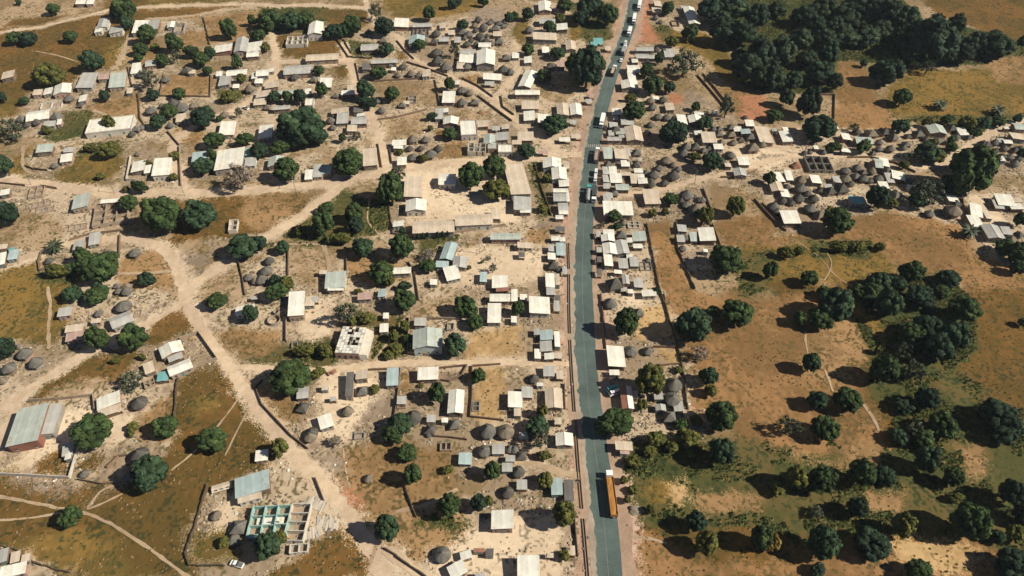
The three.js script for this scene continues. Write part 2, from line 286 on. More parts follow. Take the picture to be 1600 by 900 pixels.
track('dirt_lane', 5.0, '424 50, 430 80, 429 105, 418 132, 380 165, 330 186, 292 205, 272 232, 288 297', 10); track('dirt_lane', 8.0, '432 97, 470 96, 510 100, 545 93', 10);
track('dirt_lane', 3.4, '772 150, 798 126, 812 98, 802 62');
track('dirt_road', 4.6, '950 303, 1000 302, 1050 291, 1100 279, 1150 268, 1200 252, 1250 243, 1300 243, 1350 245, 1400 250, 1440 262, 1475 255, 1520 225, 1575 196, 1640 180', 10);
track('dirt_lane', 4.5, '1120 222, 1160 232, 1210 228, 1250 241');
track('dirt_lane', 3.4, '376 572, 420 577, 480 580, 560 573, 640 567, 720 567, 800 567, 890 568'); track('footpath', 1.0, '722 448, 690 465, 642 490, 610 530, 582 566', 11);
track('footpath', 1.1, '-10 774, 50 785, 105 797, 135 803, 160 812, 192 830, 240 862, 298 905', 4); track('footpath', 0.9, '-10 814, 50 809, 100 801', 4); track('footpath', 0.9, '136 796, 160 766, 200 753', 7); track('footpath', 0.8, '138 796, 170 782, 194 770', 4);
track('footpath', 0.9, '268 735, 305 705, 345 660, 374 622', 4); track('footpath', 0.7, '352 712, 370 675, 390 636', 4); track('footpath', 0.7, '536 700, 540 735, 547 762', 7); track('footpath', 0.8, '484 718, 510 702, 545 692', 7);
track('footpath', 1.0, '575 890, 590 850', 4); track('footpath', 1.5, '618 800, 660 790, 690 778, 715 764', 1); track('dirt_lane', 4.5, '602 858, 632 880, 668 905');
track('footpath', 3.2, '800 721, 840 727, 870 735, 908 744'); track('footpath', 1.1, '985 838, 1010 841, 1042 849', 12); track('footpath', 0.9, '1258 518, 1259 535, 1262 552', 12); track('footpath', 1.0, '1289 578, 1296 596, 1302 612', 12);
track('footpath', 1.3, '1346 628, 1362 650, 1374 674', 12); track('footpath', 0.6, '1292 395, 1299 408, 1296 425, 1288 438', 3); track('footpath', 0.5, '1250 380, 1280 402, 1305 430, 1330 447', 3); track('footpath', 1.6, '75 448, 79 480, 76 510, 77 545', 3);
track('footpath', 1.8, '37 228, 37 262, 50 272', 3); track('footpath', 1.0, '578 314, 575 345, 592 366', 2); track('footpath', 1.5, '412 383, 450 382, 500 382', 2); track('footpath', 1.2, '55 80, 90 87, 122 97', 4); track('footpath', 2.2, '505 383, 512 405, 515 425', 11);
track('footpath', 2.4, '145 172, 180 185, 195 188', 1); track('footpath', 2.0, '185 428, 230 427, 268 424', 1);

const roadLine = '1012 -60, 998 -20, 991 0, 981 45, 964 90, 947 140, 930 205, 924 240, 916.5 300, 912.5 350, 910 430, 911 490, 914 560, 920.5 630, 928.5 690, 937.5 760, 945 830, 951 900, 957 960';
const roadCv = curve(roadLine);
{
  const [gv, pv] = ribbon(roadCv, () => 8.6, 0.01, 0.9, 3, -0.4); stain(pv, 13, 1.5); stain(ribbon(roadCv, () => 5, 0, 0.1, 3)[1], 10, 0);
  const verge = mat(C(0.43, 0.31, 0.235), TX.sand, 1); struct('road_verge', gv, verge);
  const tarTex = texture(1024, 40, (u, v) => { const a = per(u, v, 5, 5), b = per(u, v, 200, 1), st = per(u * 1, v, 14, 3); return 0.74 + 0.24 * a + 0.14 * (b - 0.5) + 0.10 * (st - 0.5); });
  const sub = (t0, t1) => new THREE.CatmullRomCurve3(Array.from({ length: 40 }, (_, i) => roadCv.getPointAt(t0 + (t1 - t0) * i / 39)), false, 'centripetal');
  struct('asphalt_road', ribbon(sub(0, 1), () => 4.7, 0.036, 0.22, 2)[0], mat(C(0.112, 0.150, 0.140), tarTex, 0.8));
  // dust blown over the western edge, a ragged sheet of sand
  struct('road_dust', ribbon(roadCv, () => 0.9, 0.05, 0.75, 1.2, 4.6)[0], mat(C(0.40, 0.335, 0.27), TX.sand, 1));
  const [gl] = ribbon(sub(0.2, 1), () => 0.09, 0.045, 0.02, 2);
  struct('road_centre_line', gl, mat(C(0.23, 0.23, 0.21), TX.wall, 0.8));
  const zebra = new Soup(); const zp = at(927, 228), zs = [];
  for (let i = 0; i < 8; i++) { const x = zp.x - 4.2 + i * 1.15, z = zp.z; zebra.quad(new THREE.Vector3(x, 0.048, z + 1.6), new THREE.Vector3(x + 0.6, 0.048, z + 1.6), new THREE.Vector3(x + 0.6, 0.048, z - 1.6), new THREE.Vector3(x, 0.048, z - 1.6)); }
  struct('zebra_crossing', zebra.geo(), mat(C(0.33, 0.33, 0.30), TX.wall, 0.8));
}


// ---------------------------------------------------------------- houses
const V = (x, y, z) => new THREE.Vector3(x, y, z);
let region = '';
const leanOf = (cx, cy) => Math.atan2(800 - cx, cy + 630) * 180 / Math.PI * (cx < 700 ? 0.4 : cx > 950 ? 0.85 : 1);
// plan of a rectangular thing from its place in the survey: middle, turn about y, width and depth in metres
function footprint(cx, cy, w, d, lean, y) {
  const p = at(cx, cy, y), s = Math.tan(lean * Math.PI / 180);
  const a = at(cx + s * d / 2, cy - d / 2, y), b = at(cx - s * d / 2, cy + d / 2, y), D = a.clone().sub(b), depth = D.length();
  const n = V(-D.z, 0, D.x).divideScalar(depth), q = seen(p.clone().add(n)), width = w / Math.max(0.5, Math.abs(q[0] - cx));
  return { p, turn: Math.atan2(-D.x, -D.z), width, depth };
}
const flatTop = (h) => () => h;
// a slab over a rectangle whose height follows f(x, z)
const slab = (x0, x1, z0, z1, f, t) => new Soup().prism([[x0, z1], [x1, z1], [x1, z0], [x0, z0]], (x, z) => f(x, z) - t, f).geo();
function openings(g, w, d, h, wallKey, n) {
  const list = n === 1 ? [['door', 0]] : n === 2 ? [['door', -0.2], ['window', 0.25]] : n === 3 ? [['window', -0.32], ['door', 0], ['window', 0.32]] : [['window', -0.38], ['door', -0.13], ['window', 0.13], ['door', 0.37]];
  for (const [k, f] of list) {
    const x = f * w, door = k === 'door', ww = door ? 0.95 : 0.9, y0 = door ? 0.02 : 1.0, y1 = door ? 2.05 : 1.95;
    const m = part(g, k, new Soup().box(x - ww / 2, x + ww / 2, y0, y1, d / 2 - 0.05, d / 2 + 0.035).geo(), door ? pick(DOORM) : DARK);
    if (!door && w > 7) part(m, 'sill', new Soup().box(x - ww / 2 - 0.12, x + ww / 2 + 0.12, y0 - 0.1, y0 - 0.003, d / 2 + 0.003, d / 2 + 0.14).geo(), WALL.w);
  }
}
function house(code, cx, cy, wpx, dpx, lean, hh, extra) {
  const roof = ROOF[code[0]], type = code[1], pxm = scaleAt(at(cx, cy, 3));
  const guess = wpx / pxm, big = Math.max(guess, dpx / pxm);
  let h = hh || (type === 't' ? 2.3 : big > 15 ? 3.6 : big > 8 ? 3.1 : big > 5 ? 2.7 : 2.3);
  if (lean === undefined) lean = leanOf(cx, cy);
  const rise0 = type === 'g' || type === 'r' ? 0.5 : 0.15;
  const { p, turn, width, depth } = footprint(cx, cy, wpx, dpx, lean, h + rise0);
  const name = type === 't' ? 'market_stall' : type === 'o' ? 'roofless_house' : type === 'f' ? 'flat_roofed_house' : big > 20 ? 'long_building' : big < 4.5 ? 'shed' : 'house';
  const g = group(name); g.position.set(p.x, 0, p.z); g.rotation.y = turn;
  const eave = type === 't' || type === 'f' || type === 'o' ? 0 : Math.min(0.45, width * 0.06), W = Math.max(1.2, width - 2 * eave), D = Math.max(1.2, depth - 2 * eave), x = W / 2, z = D / 2;
  const wk = code[2] || pick(['s', 's', 'g', 'g', 'w', 'p', 'b']);
  const wm = WALL[wk], s = new Soup(); s.o = rr(0, 9);
  const R = width / 2, Z = depth / 2;
  if (type === 'm') {                                     // one slope
    const k = (rnd() < 0.5 ? -1 : 1) * Math.min(0.09, 0.8 / W), f = (X) => h + 0.15 + k * X, along = rnd() < 0.35;
    const k2 = Math.min(0.09, 0.8 / D), F = along ? (X, q) => h + 0.15 - k2 * q : f;
    part(g, 'wall', s.prism([[-x, z], [x, z], [x, -z], [-x, -z]], () => 0, (X, q) => F(X, q) - 0.09).geo(), wm);
    part(g, 'roof', slab(-R, R, -Z, Z, F, 0.08), roof);
    openings(g, W, D, h, wk, W < 3.4 ? 1 : W < 6 ? 2 : W < 11 ? 3 : 4);
  } else if (type === 'g' || type === 'r') {              // two slopes
    const half = type === 'g' ? R : Z, pitch = Math.min(0.26, 1.9 / half), top = h + half * pitch * 1;
    const f = type === 'g' ? (X) => top - Math.abs(X) * pitch : (X, q) => top - Math.abs(q) * pitch;
    const plan = type === 'g' ? [[-x, z], [0, z], [x, z], [x, -z], [0, -z], [-x, -z]] : [[-x, z], [x, z], [x, 0], [x, -z], [-x, -z], [-x, 0]];
    const w = new Soup(); w.o = s.o;
    for (let i = 0; i < 6; i++) { const a = plan[i], b = plan[(i + 1) % 6]; w.quad(V(a[0], 0, a[1]), V(b[0], 0, b[1]), V(b[0], f(b[0], b[1]) - 0.1, b[1]), V(a[0], f(a[0], a[1]) - 0.1, a[1])); }
    part(g, 'wall', w.geo(), wm);
    if (type === 'g') { part(g, 'roof_slope', slab(-R, -0.02, -Z, Z, f, 0.08), roof); part(g, 'roof_slope', slab(0.02, R, -Z, Z, f, 0.08), extra || roof); part(g, 'ridge_cap', new Soup().box(-0.16, 0.16, top - 0.03, top + 0.05, -Z, Z).geo(), roof); }
    else { part(g, 'roof_slope', slab(-R, R, -Z, -0.02, f, 0.08), roof); part(g, 'roof_slope', slab(-R, R, 0.02, Z, f, 0.08), roof); part(g, 'ridge_cap', new Soup().box(-R, R, top - 0.03, top + 0.05, -0.16, 0.16).geo(), roof); }
    openings(g, W, D, h, wk, W < 3.4 ? 1 : W < 6 ? 2 : W < 12 ? 3 : 4);
  } else if (type === 'f') {                              // flat concrete roof with parapet
    part(g, 'wall', s.box(-x, x, 0, h, -z, z).geo(), wm); part(g, 'roof', new Soup().box(-x - 0.15, x + 0.15, h + 0.003, h + 0.18, -z - 0.15, z + 0.15).geo(), roof);
    const q = new Soup(); q.box(-x - 0.15, x + 0.15, h + 0.183, h + 0.7, z - 0.05, z + 0.15).box(-x - 0.15, x + 0.15, h + 0.183, h + 0.7, -z - 0.15, -z + 0.05).box(-x - 0.15, -x + 0.05, h + 0.183, h + 0.7, -z + 0.053, z - 0.053).box(x - 0.05, x + 0.15, h + 0.183, h + 0.7, -z + 0.053, z - 0.053);
    part(g, 'parapet', q.geo(), wm); openings(g, W, D, h, wk, W < 6 ? 2 : 3);
  } else if (type === 'o') {                              // bare walls of unroofed rooms
    const [nx, nz] = extra || [2, 2], t = 0.24;
    const hN = () => h * rr(0.8, 1.02);
    const piece = (n, ...b) => { const q = new Soup(); q.o = s.o; part(g, n, q.box(...b).geo(), wm); };
    for (let j = 0; j <= nz; j++) { const q = -z + (2 * z) * j / nz; for (let i = 0; i < nx; i++) { const a = -x + 2 * x * i / nx + t / 2, b = -x + 2 * x * (i + 1) / nx - t / 2, m = (a + b) / 2, H = hN(); if (b - a > 2.4 && rnd() < 0.7) { piece('wall', a, m - 0.5, 0, H, q - t / 2, q + t / 2); piece('wall', m + 0.5, b, 0, H, q - t / 2, q + t / 2); piece('lintel', m - 0.497, m + 0.497, H - 0.5, H - 0.01, q - t / 2 + 0.01, q + t / 2 - 0.01); } else piece('wall', a, b, 0, H, q - t / 2, q + t / 2); } }
    for (let i = 0; i <= nx; i++) { const X = -x + 2 * x * i / nx; for (let j = 0; j < nz; j++) { const H = hN(); piece('cross_wall', X - t / 2, X + t / 2, 0, H, -z + 2 * z * j / nz - t / 2 + (j ? t : 0), -z + 2 * z * (j + 1) / nz + t / 2); } }
    part(g, 'earth_floor', new Soup().box(-x + 0.2, x - 0.2, 0, 0.06, -z + 0.2, z - 0.2).geo(), code[0] === 'D' ? WALL.d : WALL.s);  // D shells: floor coloured dark to stand for the shade inside the rooms
  } else {                                                // stall: a sheet roof on posts over a counter
    const f = (X, q) => h + 0.1 - 0.06 * q; part(g, 'roof', slab(-R, R, -Z, Z, f, 0.06), roof);
    for (const a of [-1, 1]) for (const b of [-1, 1]) part(g, 'post', new Soup().box(a * (R - 0.2) - 0.07, a * (R - 0.2) + 0.07, 0, f(0, b * (Z - 0.2)) - 0.03, b * (Z - 0.2) - 0.07, b * (Z - 0.2) + 0.07).geo(), WOOD);
    part(g, 'counter', new Soup().box(-R + 0.35, R - 0.35, 0, 0.85, Z - 0.9, Z - 0.35).geo(), WOOD);
  }
  const sz = type === 'o' ? '' : big > 16 ? 'large' : big < 5.2 ? 'small' : '';
  const wallWord = { r: 'red-walled', b: 'brown-walled', w: 'white-walled', t: 'turquoise', d: 'blackened', p: 'pinkish-walled', u: 'pale-walled' }[code[2]];
  const kind = { m: 'sheet-roofed house', g: 'gabled house', r: 'cross-gabled house', f: 'flat-roofed house', o: 'roofless shell', t: 'stall' }[type];
  register(g, kind, type === 'o' ? wallWord || 'bare-walled' : [wallWord, COLOUR[code[0]]].filter(Boolean).join(' '), region, type === 't' ? 'stall' : 'house', { o: 'roofless houses of the village', t: 'stalls along the road' }[type] || 'metal-roofed houses of the village', ...seen(V(p.x, 0, p.z)), sz);
  return g;
}

// ---------------------------------------------------------------- thatched huts: one of each kind, then copies
function cone(r, h, y, over, n = 28, rag = 0) {
  const P = [], U = [], I = [], prof = [[0.02, h], [0.16, h * 0.9], [0.4, h * 0.66], [0.62, h * 0.43], [0.82, h * 0.21], [1, 0], [1.0, -0.16], [0.7, 0.1]];
  prof.forEach(([q, v], i) => { for (let k = 0; k <= n; k++) { const a = k / n * Math.PI * 2, w = 1 + rag * (NT[(k % n) * 17 + i * 5] - 0.5) * (i > 3 ? 1 : 0.4); P.push(Math.cos(a) * q * r * w, y + v + rag * (NT[(k % n) * 31 + i] - 0.5) * 0.8, Math.sin(a) * q * r * w); U.push(a * r * 0.6, v * 1.2 + q * 2); } });
  for (let i = 0; i + 1 < prof.length; i++) for (let k = 0; k < n; k++) { const a = i * (n + 1) + k, b = a + n + 1; I.push(a, a + 1, b, a + 1, b + 1, b); }
  const g = new THREE.BufferGeometry(); g.setAttribute('position', new THREE.Float32BufferAttribute(P, 3)); g.setAttribute('uv', new THREE.Float32BufferAttribute(U, 2)); g.setIndex(I); g.computeVertexNormals(); return g;
}
const hutKits = {};
function hutKit(kind, tone, v) {                          // unit: 5 m across the eaves
  const k = kind + tone + v; if (hutKits[k]) return hutKits[k];
  const g = new THREE.Group(), wm = pick([WALL.s, WALL.g, WALL.b, WALL.p]);
  if (kind === 'r') {
    const c = new THREE.CylinderGeometry(1.95, 1.98, 1.8, 24, 1, true); c.translate(0, 0.9, 0); part(g, 'wall', c, wm);
    const roof = part(g, 'thatched_roof', cone(2.5, 1.75 + 0.25 * v, 1.72, 0.5, 28, 0.09), THATCH[tone]);
    part(roof, 'top_knot', new THREE.SphereGeometry(0.22, 8, 6).translate(0, 3.5 + 0.25 * v, 0), STRAW);
    part(g, 'door', new Soup().box(-0.45, 0.45, 0.02, 1.6, 1.7, 1.99).geo(), DARK);
  } else {
    part(g, 'wall', new Soup().box(-1.85, 1.85, 0, 1.9, -1.85, 1.85).geo(), wm);
    const s = new Soup(), e = 2.3, y = 1.75, t = 3.5 + 0.3 * v, q = [V(-e, y, e), V(e, y, e), V(e, y, -e), V(-e, y, -e)], T = V(0, t, 0), M = q.map((a) => a.clone().multiplyScalar(0.5).setY(y + (t - y) * 0.56));
    for (let i = 0; i < 4; i++) { const j = (i + 1) % 4; s.quad(q[i], q[j], M[j], M[i]); s.tri(M[i], M[j], T, [0, 0], [2.4, 0], [1.2, 1.5]); s.tri(q[i], V(0, y + 0.1, 0), q[j], [0, 0], [1, 1], [2, 0]); }
    part(g, 'thatched_roof', s.geo(), THATCH[tone]); part(g, 'door', new Soup().box(-0.45, 0.45, 0.02, 1.6, 1.7, 1.88).geo(), DARK);
  }
  return hutKits[k] = g;
}
let hutN = 0;
function hut(kind, cx, cy, w, tone) {
  const v = hutN++ % 3; if (tone === undefined) tone = [0, 1, 0, 0, 2, 1, 0][Math.floor(rnd() * 7)];
  const h0 = 2.6, q = at(cx, cy, h0), width = w / scaleAt(q), s = width / (kind === 'r' ? 5 : 5.1), p = at(cx, cy, h0 * s);
  const g = hutKit(kind, tone, v).clone(); g.name = numbered(kind === 'r' ? 'round_hut' : 'square_hut'); scene.add(g);
  g.position.set(p.x, 0, p.z); g.scale.set(s, s * rr(0.92, 1.08), s); g.rotation.y = kind === 'r' ? rr(-0.7, 0.7) : rr(-0.2, 0.2) - leanOf(cx, cy) * 0.01;
  register(g, kind === 'r' ? 'round thatched hut' : 'square thatched hut', ['grey', 'dark grey', 'straw-brown'][tone], region, 'hut', 'thatched huts of the village', ...seen(V(p.x, 0, p.z)), width > 7 ? 'large' : width < 4 ? 'small' : '');
}

// ---------------------------------------------------------------- trees
function crownGeometry(kind, sd) {
  seed = sd * 7919 + 13;
  const P = [], N = [], K = [], I = [];
  const loose = kind === 'd', lobes = [];
  const nl = loose ? 26 : 36, skew = [rr(-0.22, 0.22), rr(-0.22, 0.22)];
  if (!loose) lobes.push([0, -0.08, 0, 0.62]);
  for (let i = 0; i < nl; i++) {
    const a = i * 2.399963 + rr(-0.4, 0.4), u = Math.min(1, Math.max(-0.75, 1 - 1.75 * (i + 0.5) / nl + rr(-0.1, 0.1))), c = Math.sqrt(1 - u * u), d = loose ? rr(0.45, 0.86) : rr(0.58, 0.8), r = loose ? rr(0.16, 0.26) : rr(0.16, 0.32), hgt = u * d * (u < 0 ? 0.8 : 1);
    lobes.push([Math.cos(a) * c * d + skew[0] * hgt, hgt, Math.sin(a) * c * d + skew[1] * hgt, r]);
  }
  const tmp = V(0, 0, 0), T = V(0, 0, 0), B = V(0, 0, 0);
  for (const [lx, ly, lz, lr] of lobes) {
    const tone = rr(0.62, 1.3), warm = rr(-0.08, 0.1), n = Math.round((loose ? 62 : 74) * (lr > 0.6 ? 1 : Math.max(0.6, lr / 0.32)));
    for (let i = 0; i < n; i++) {
      const u = rr(-1, 1), a = rr(0, 6.2832), c = Math.sqrt(1 - u * u); tmp.set(Math.cos(a) * c, u, Math.sin(a) * c);
      const q = lr * (loose ? rr(0.4, 1.08) : rr(0.9, 1.08)), x = lx + tmp.x * q, y = ly + tmp.y * q, z = lz + tmp.z * q, far = Math.hypot(x, y, z);
      if (!loose && lr < 0.6 && far < 0.52) continue;
      const nn = V(tmp.x + rr(-0.7, 0.7), tmp.y + rr(-0.5, 0.9), tmp.z + rr(-0.7, 0.7)).normalize(), s = (loose ? rr(0.05, 0.085) : rr(0.075, 0.125));
      T.set(rr(-1, 1), rr(-1, 1), rr(-1, 1)).cross(nn).normalize(); B.crossVectors(nn, T);
      const b = P.length / 3, t2 = tone * rr(0.55, 1.45);
      for (const [e, f] of [[-1, 0], [0, -0.75], [1, 0], [0, 0.75]]) { P.push(x + (T.x * e + B.x * f) * s, y + (T.y * e + B.y * f) * s, z + (T.z * e + B.z * f) * s); const m = V(nn.x * 0.6 + tmp.x * 0.6, nn.y * 0.6 + tmp.y * 0.6, nn.z * 0.6 + tmp.z * 0.6).normalize(); N.push(m.x, m.y, m.z); K.push(t2 * (1 + warm), t2, t2 * (1 - warm)); }
      I.push(b, b + 1, b + 2, b, b + 2, b + 3);
    }
    if (!loose) {
      const g = new THREE.IcosahedronGeometry(lr * 0.9, 1), pp = g.attributes.position, b = P.length / 3;
      for (let i = 0; i < pp.count; i++) { const w = 1 + 0.22 * (NT[(Math.round(pp.getX(i) * 900) * 7 + Math.round(pp.getY(i) * 900) * 13 + Math.round(pp.getZ(i) * 900) * 29) & 65535] - 0.5); P.push(lx + pp.getX(i) * w, ly + pp.getY(i) * w, lz + pp.getZ(i) * w); const m = tmp.set(pp.getX(i), pp.getY(i), pp.getZ(i)).normalize(); N.push(m.x, m.y, m.z); K.push(tone * 0.9, tone * 0.9, tone * 0.9); I.push(b + i); }
    }
  }
  const g = new THREE.BufferGeometry(); g.setAttribute('position', new THREE.Float32BufferAttribute(P, 3)); g.setAttribute('normal', new THREE.Float32BufferAttribute(N, 3)); g.setAttribute('color', new THREE.Float32BufferAttribute(K, 3)); g.setIndex(I);
  return g;
}
const limb = (a, b, r0, r1, n = 6) => { const d = b.clone().sub(a), g = new THREE.CylinderGeometry(r1, r0, d.length(), n, 1, false); g.applyQuaternion(new THREE.Quaternion().setFromUnitVectors(V(0, 1, 0), d.normalize())); g.translate((a.x + b.x) / 2, (a.y + b.y) / 2, (a.z + b.z) / 2); return g; };
const LEAF = {};
for (const [k, c] of Object.entries({ t: [0.040, 0.064, 0.021], b: [0.034, 0.060, 0.029], c: [0.092, 0.094, 0.024], y: [0.16, 0.115, 0.028], d: [0.062, 0.076, 0.046], k: [0.023, 0.041, 0.023], e: [0.21, 0.17, 0.135] })) LEAF[k] = new THREE.MeshPhysicalMaterial({ color: C(...c), vertexColors: true, roughness: 0.9, specularIntensity: 0.25, side: THREE.DoubleSide });
const saved = seed, CROWN = { t: [1, 2, 3, 4, 5].map((s) => crownGeometry('t', s)), d: [6, 7, 8].map((s) => crownGeometry('d', s)) }; seed = saved;
function trunkGeometry(spread) { const L = [limb(V(0, -1, 0), V(0.02, -0.3, 0), 0.085, 0.06, 8)]; for (let i = 0; i < 4; i++) { const a = i * 1.7 + spread; L.push(limb(V(0.02, -0.36, 0), V(Math.cos(a) * 0.45, 0.15 + 0.1 * (i % 2), Math.sin(a) * 0.45), 0.05, 0.018, 5)); } return mergeGeometries(L); }
const TRUNK = [trunkGeometry(0), trunkGeometry(0.9), trunkGeometry(2.1)];
function bareTree() {
  const L = [limb(V(0, -1, 0), V(0, -0.55, 0), 0.05, 0.04)], go = (p, d, len, r, k) => {
    const q = p.clone().addScaledVector(d, len); L.push(limb(p, q, r, r * 0.6, k > 2 ? 3 : 5)); if (k > 4) return;
    for (let i = 0; i < (k < 2 ? 4 : 3); i++) go(q, d.clone().add(V(rr(-0.9, 0.9), rr(-0.3, 0.7), rr(-0.9, 0.9))).normalize(), len * rr(0.55, 0.8), r * 0.6, k + 1);
  };
  for (let i = 0; i < 5; i++) { const a = i * 1.257; go(V(0, -0.56, 0), V(Math.cos(a) * 0.75, 0.8, Math.sin(a) * 0.75).normalize(), 0.42, 0.03, 1); }
  return mergeGeometries(L);
}
const BARE = [bareTree(), bareTree()];
const TREEWORD = { t: 'dark green leafy tree', b: 'bluish green leafy tree', c: 'olive green leafy tree', y: 'yellowing leafy tree', d: 'loose grey-green tree', k: 'very dark green tree', e: 'bare grey branching tree' };
let treeN = 0; const WOOD_STUFF = [];
function tree(kind, cx, cy, wpx, hpx) {
  const q0 = at(cx, cy, 5), s0 = scaleAt(q0), R = wpx / 2 / s0, phi = Math.atan2(CAM_H, Math.hypot(q0.x, q0.z));
  let a = hpx / 2 / s0, v2 = (a * a - R * R * Math.sin(phi) ** 2) / Math.cos(phi) ** 2, Vr = Math.sqrt(Math.max(0.3, v2)); Vr = Math.min(Math.max(Vr, R * 0.68), R * 1.35);
  let rz = R; if (v2 < R * R * 0.46) rz = Math.max(R * 0.5, Math.sqrt(Math.max(0.2, a * a - (Vr * Math.cos(phi)) ** 2)) / Math.sin(phi));
  const cyw = Vr * 0.86 + Math.min(1.4, 0.25 * Vr), p = at(cx, cy, cyw); const n = treeN++;
  if (kind === 't') kind = n % 4 === 1 ? 'b' : n % 7 === 3 ? 'k' : n % 23 === 5 ? 'c' : 't';
  const loose = kind === 'd';
  if (/grove at the top right/.test(region)) { WOOD_STUFF.push([p.x, cyw, p.z, R, Vr, rz, n]); return; }
  const shrub = R < 2.4 || (kind === 'c' && R < 4.2), thorn = kind === 'd' || kind === 'e';
  const g = group(shrub ? 'bush' : thorn ? 'thorn_tree' : 'tree'); g.position.set(p.x, 0, p.z); g.rotation.y = n * 2.4;
  const c = Math.abs(Math.cos(n * 2.4)), sx = R * c + rz * (1 - c), sz = rz * c + R * (1 - c);
  const tr = part(g, 'trunk', kind === 'e' ? TRUNK[n % 3] : TRUNK[n % 3], kind === 'e' ? GREYWOOD : BARK); tr.scale.set(Math.max(R, 1.5), cyw, Math.max(R, 1.5)); tr.position.y = cyw;
  const cr = part(g, kind === 'e' ? 'branches' : 'crown', kind === 'e' ? BARE[n % 2] : loose ? CROWN.d[n % 3] : CROWN.t[n % 5], kind === 'e' ? GREYWOOD : LEAF[kind]);
  cr.scale.set(sx, Vr, sz); cr.position.y = cyw; if (kind === 'e') { cr.scale.set(sx, cyw, sz); }
  if (kind === 'e') { const tw = part(g, 'twigs', CROWN.d[n % 3], LEAF.e); tw.scale.set(sx * 0.95, Vr, sz * 0.95); tw.position.y = cyw; }
  register(g, shrub ? 'bush' : TREEWORD[kind], shrub ? { t: 'dark green', b: 'bluish green', c: 'olive green', y: 'yellowing', d: 'grey-green', k: 'very dark green', e: 'bare' }[kind] : '', region, shrub ? 'bush' : 'tree', shrub ? 'bushes about the village' : 'trees about the village', ...seen(V(p.x, 0, p.z)), R > 9.5 ? 'huge' : !shrub && R < 4 ? 'small' : '');
}
// palm: curved trunk and separate fronds
const FROND = (() => {
  const P = [], I = [], n = 7, U = [];
  for (let i = 0; i <= n; i++) { const t = i / n, x = t * 1.0, y = 0.34 * t - 0.72 * t * t, w = 0.15 * Math.sin(Math.PI * Math.min(1, t * 0.9 + 0.1)) + 0.01; P.push(x, y - w * 0.55, w, x, y, 0, x, y - w * 0.55, -w); U.push(t, 0, t, 0.5, t, 1); if (i) { const k = i * 3; I.push(k - 3, k, k - 2, k - 2, k, k + 1, k - 2, k + 1, k - 1, k - 1, k + 1, k + 2); } }
  const g = new THREE.BufferGeometry(); g.setAttribute('position', new THREE.Float32BufferAttribute(P, 3)); g.setAttribute('uv', new THREE.Float32BufferAttribute(U, 2)); g.setIndex(I); g.computeVertexNormals(); return g;
})();
const PALMLEAF = mat(C(0.05, 0.065, 0.022), TX.leaf, 0.7);
function palm(cx, cy, wpx, hpx) {                          // hpx: from crown middle to foot
  const foot = at(cx - 4, cy + hpx), s = scaleAt(foot), r = wpx / 2 / s; let h = 3; while (h < 16 && seen(V(foot.x, h, foot.z))[1] > cy) h += 0.1;
  const g = group('palm_tree'); g.position.copy(foot);
  part(g, 'trunk', new THREE.TubeGeometry(new THREE.CatmullRomCurve3([V(0, 0, 0), V(0.25, h * 0.5, 0), V(0.3, h, 0.05)]), 8, 0.22, 7), BARK);
  for (let i = 0; i < 34; i++) { const f = part(g, 'frond', FROND, PALMLEAF); f.position.set(0.3, h, 0.05); f.scale.setScalar(r * rr(0.85, 1.12)); f.rotation.order = 'YZX'; f.rotation.y = i * 2.4; f.rotation.z = 0.85 - 1.3 * i / 34; }
  register(g, 'palm tree with feathery crown', 'tall', region, 'palm tree', 'palm trees', ...seen(foot));
}

// ---------------------------------------------------------------- reading the survey: tile (column, row) of 400 x 225, positions in quarter units
function survey(col, row, text, unit = 4, X = col * 400, Y = row * 225) {
  for (const line of text.trim().split(/\n|;/)) {
    const l = line.trim(); if (!l) continue;
    if (l[0] === '@') { region = l.slice(1).trim(); continue; }
    const [code, ...rest] = l.split(/\s+/), n = rest.map((v) => (v === 'x' ? undefined : Number(v))), cx = X + n[0] / unit, cy = Y + n[1] / unit;
    if (/^h[rs]$/.test(code)) hut(code[1], cx, cy, n[2] / unit, n[3]);
    else if (/^[A-Z]/.test(code)) house(code, cx, cy, n[2] / unit, n[3] / unit, n[4], n[5], code[1] === 'o' ? [n[6] || 2, n[7] || 2] : code === 'Rgs' ? ROOF.W : null);
    else if (code === 'p') palm(cx, cy, n[2] / unit, n[3] / unit);
    else tree(code, cx, cy, n[2] / unit, n[3] / unit);
  }
}

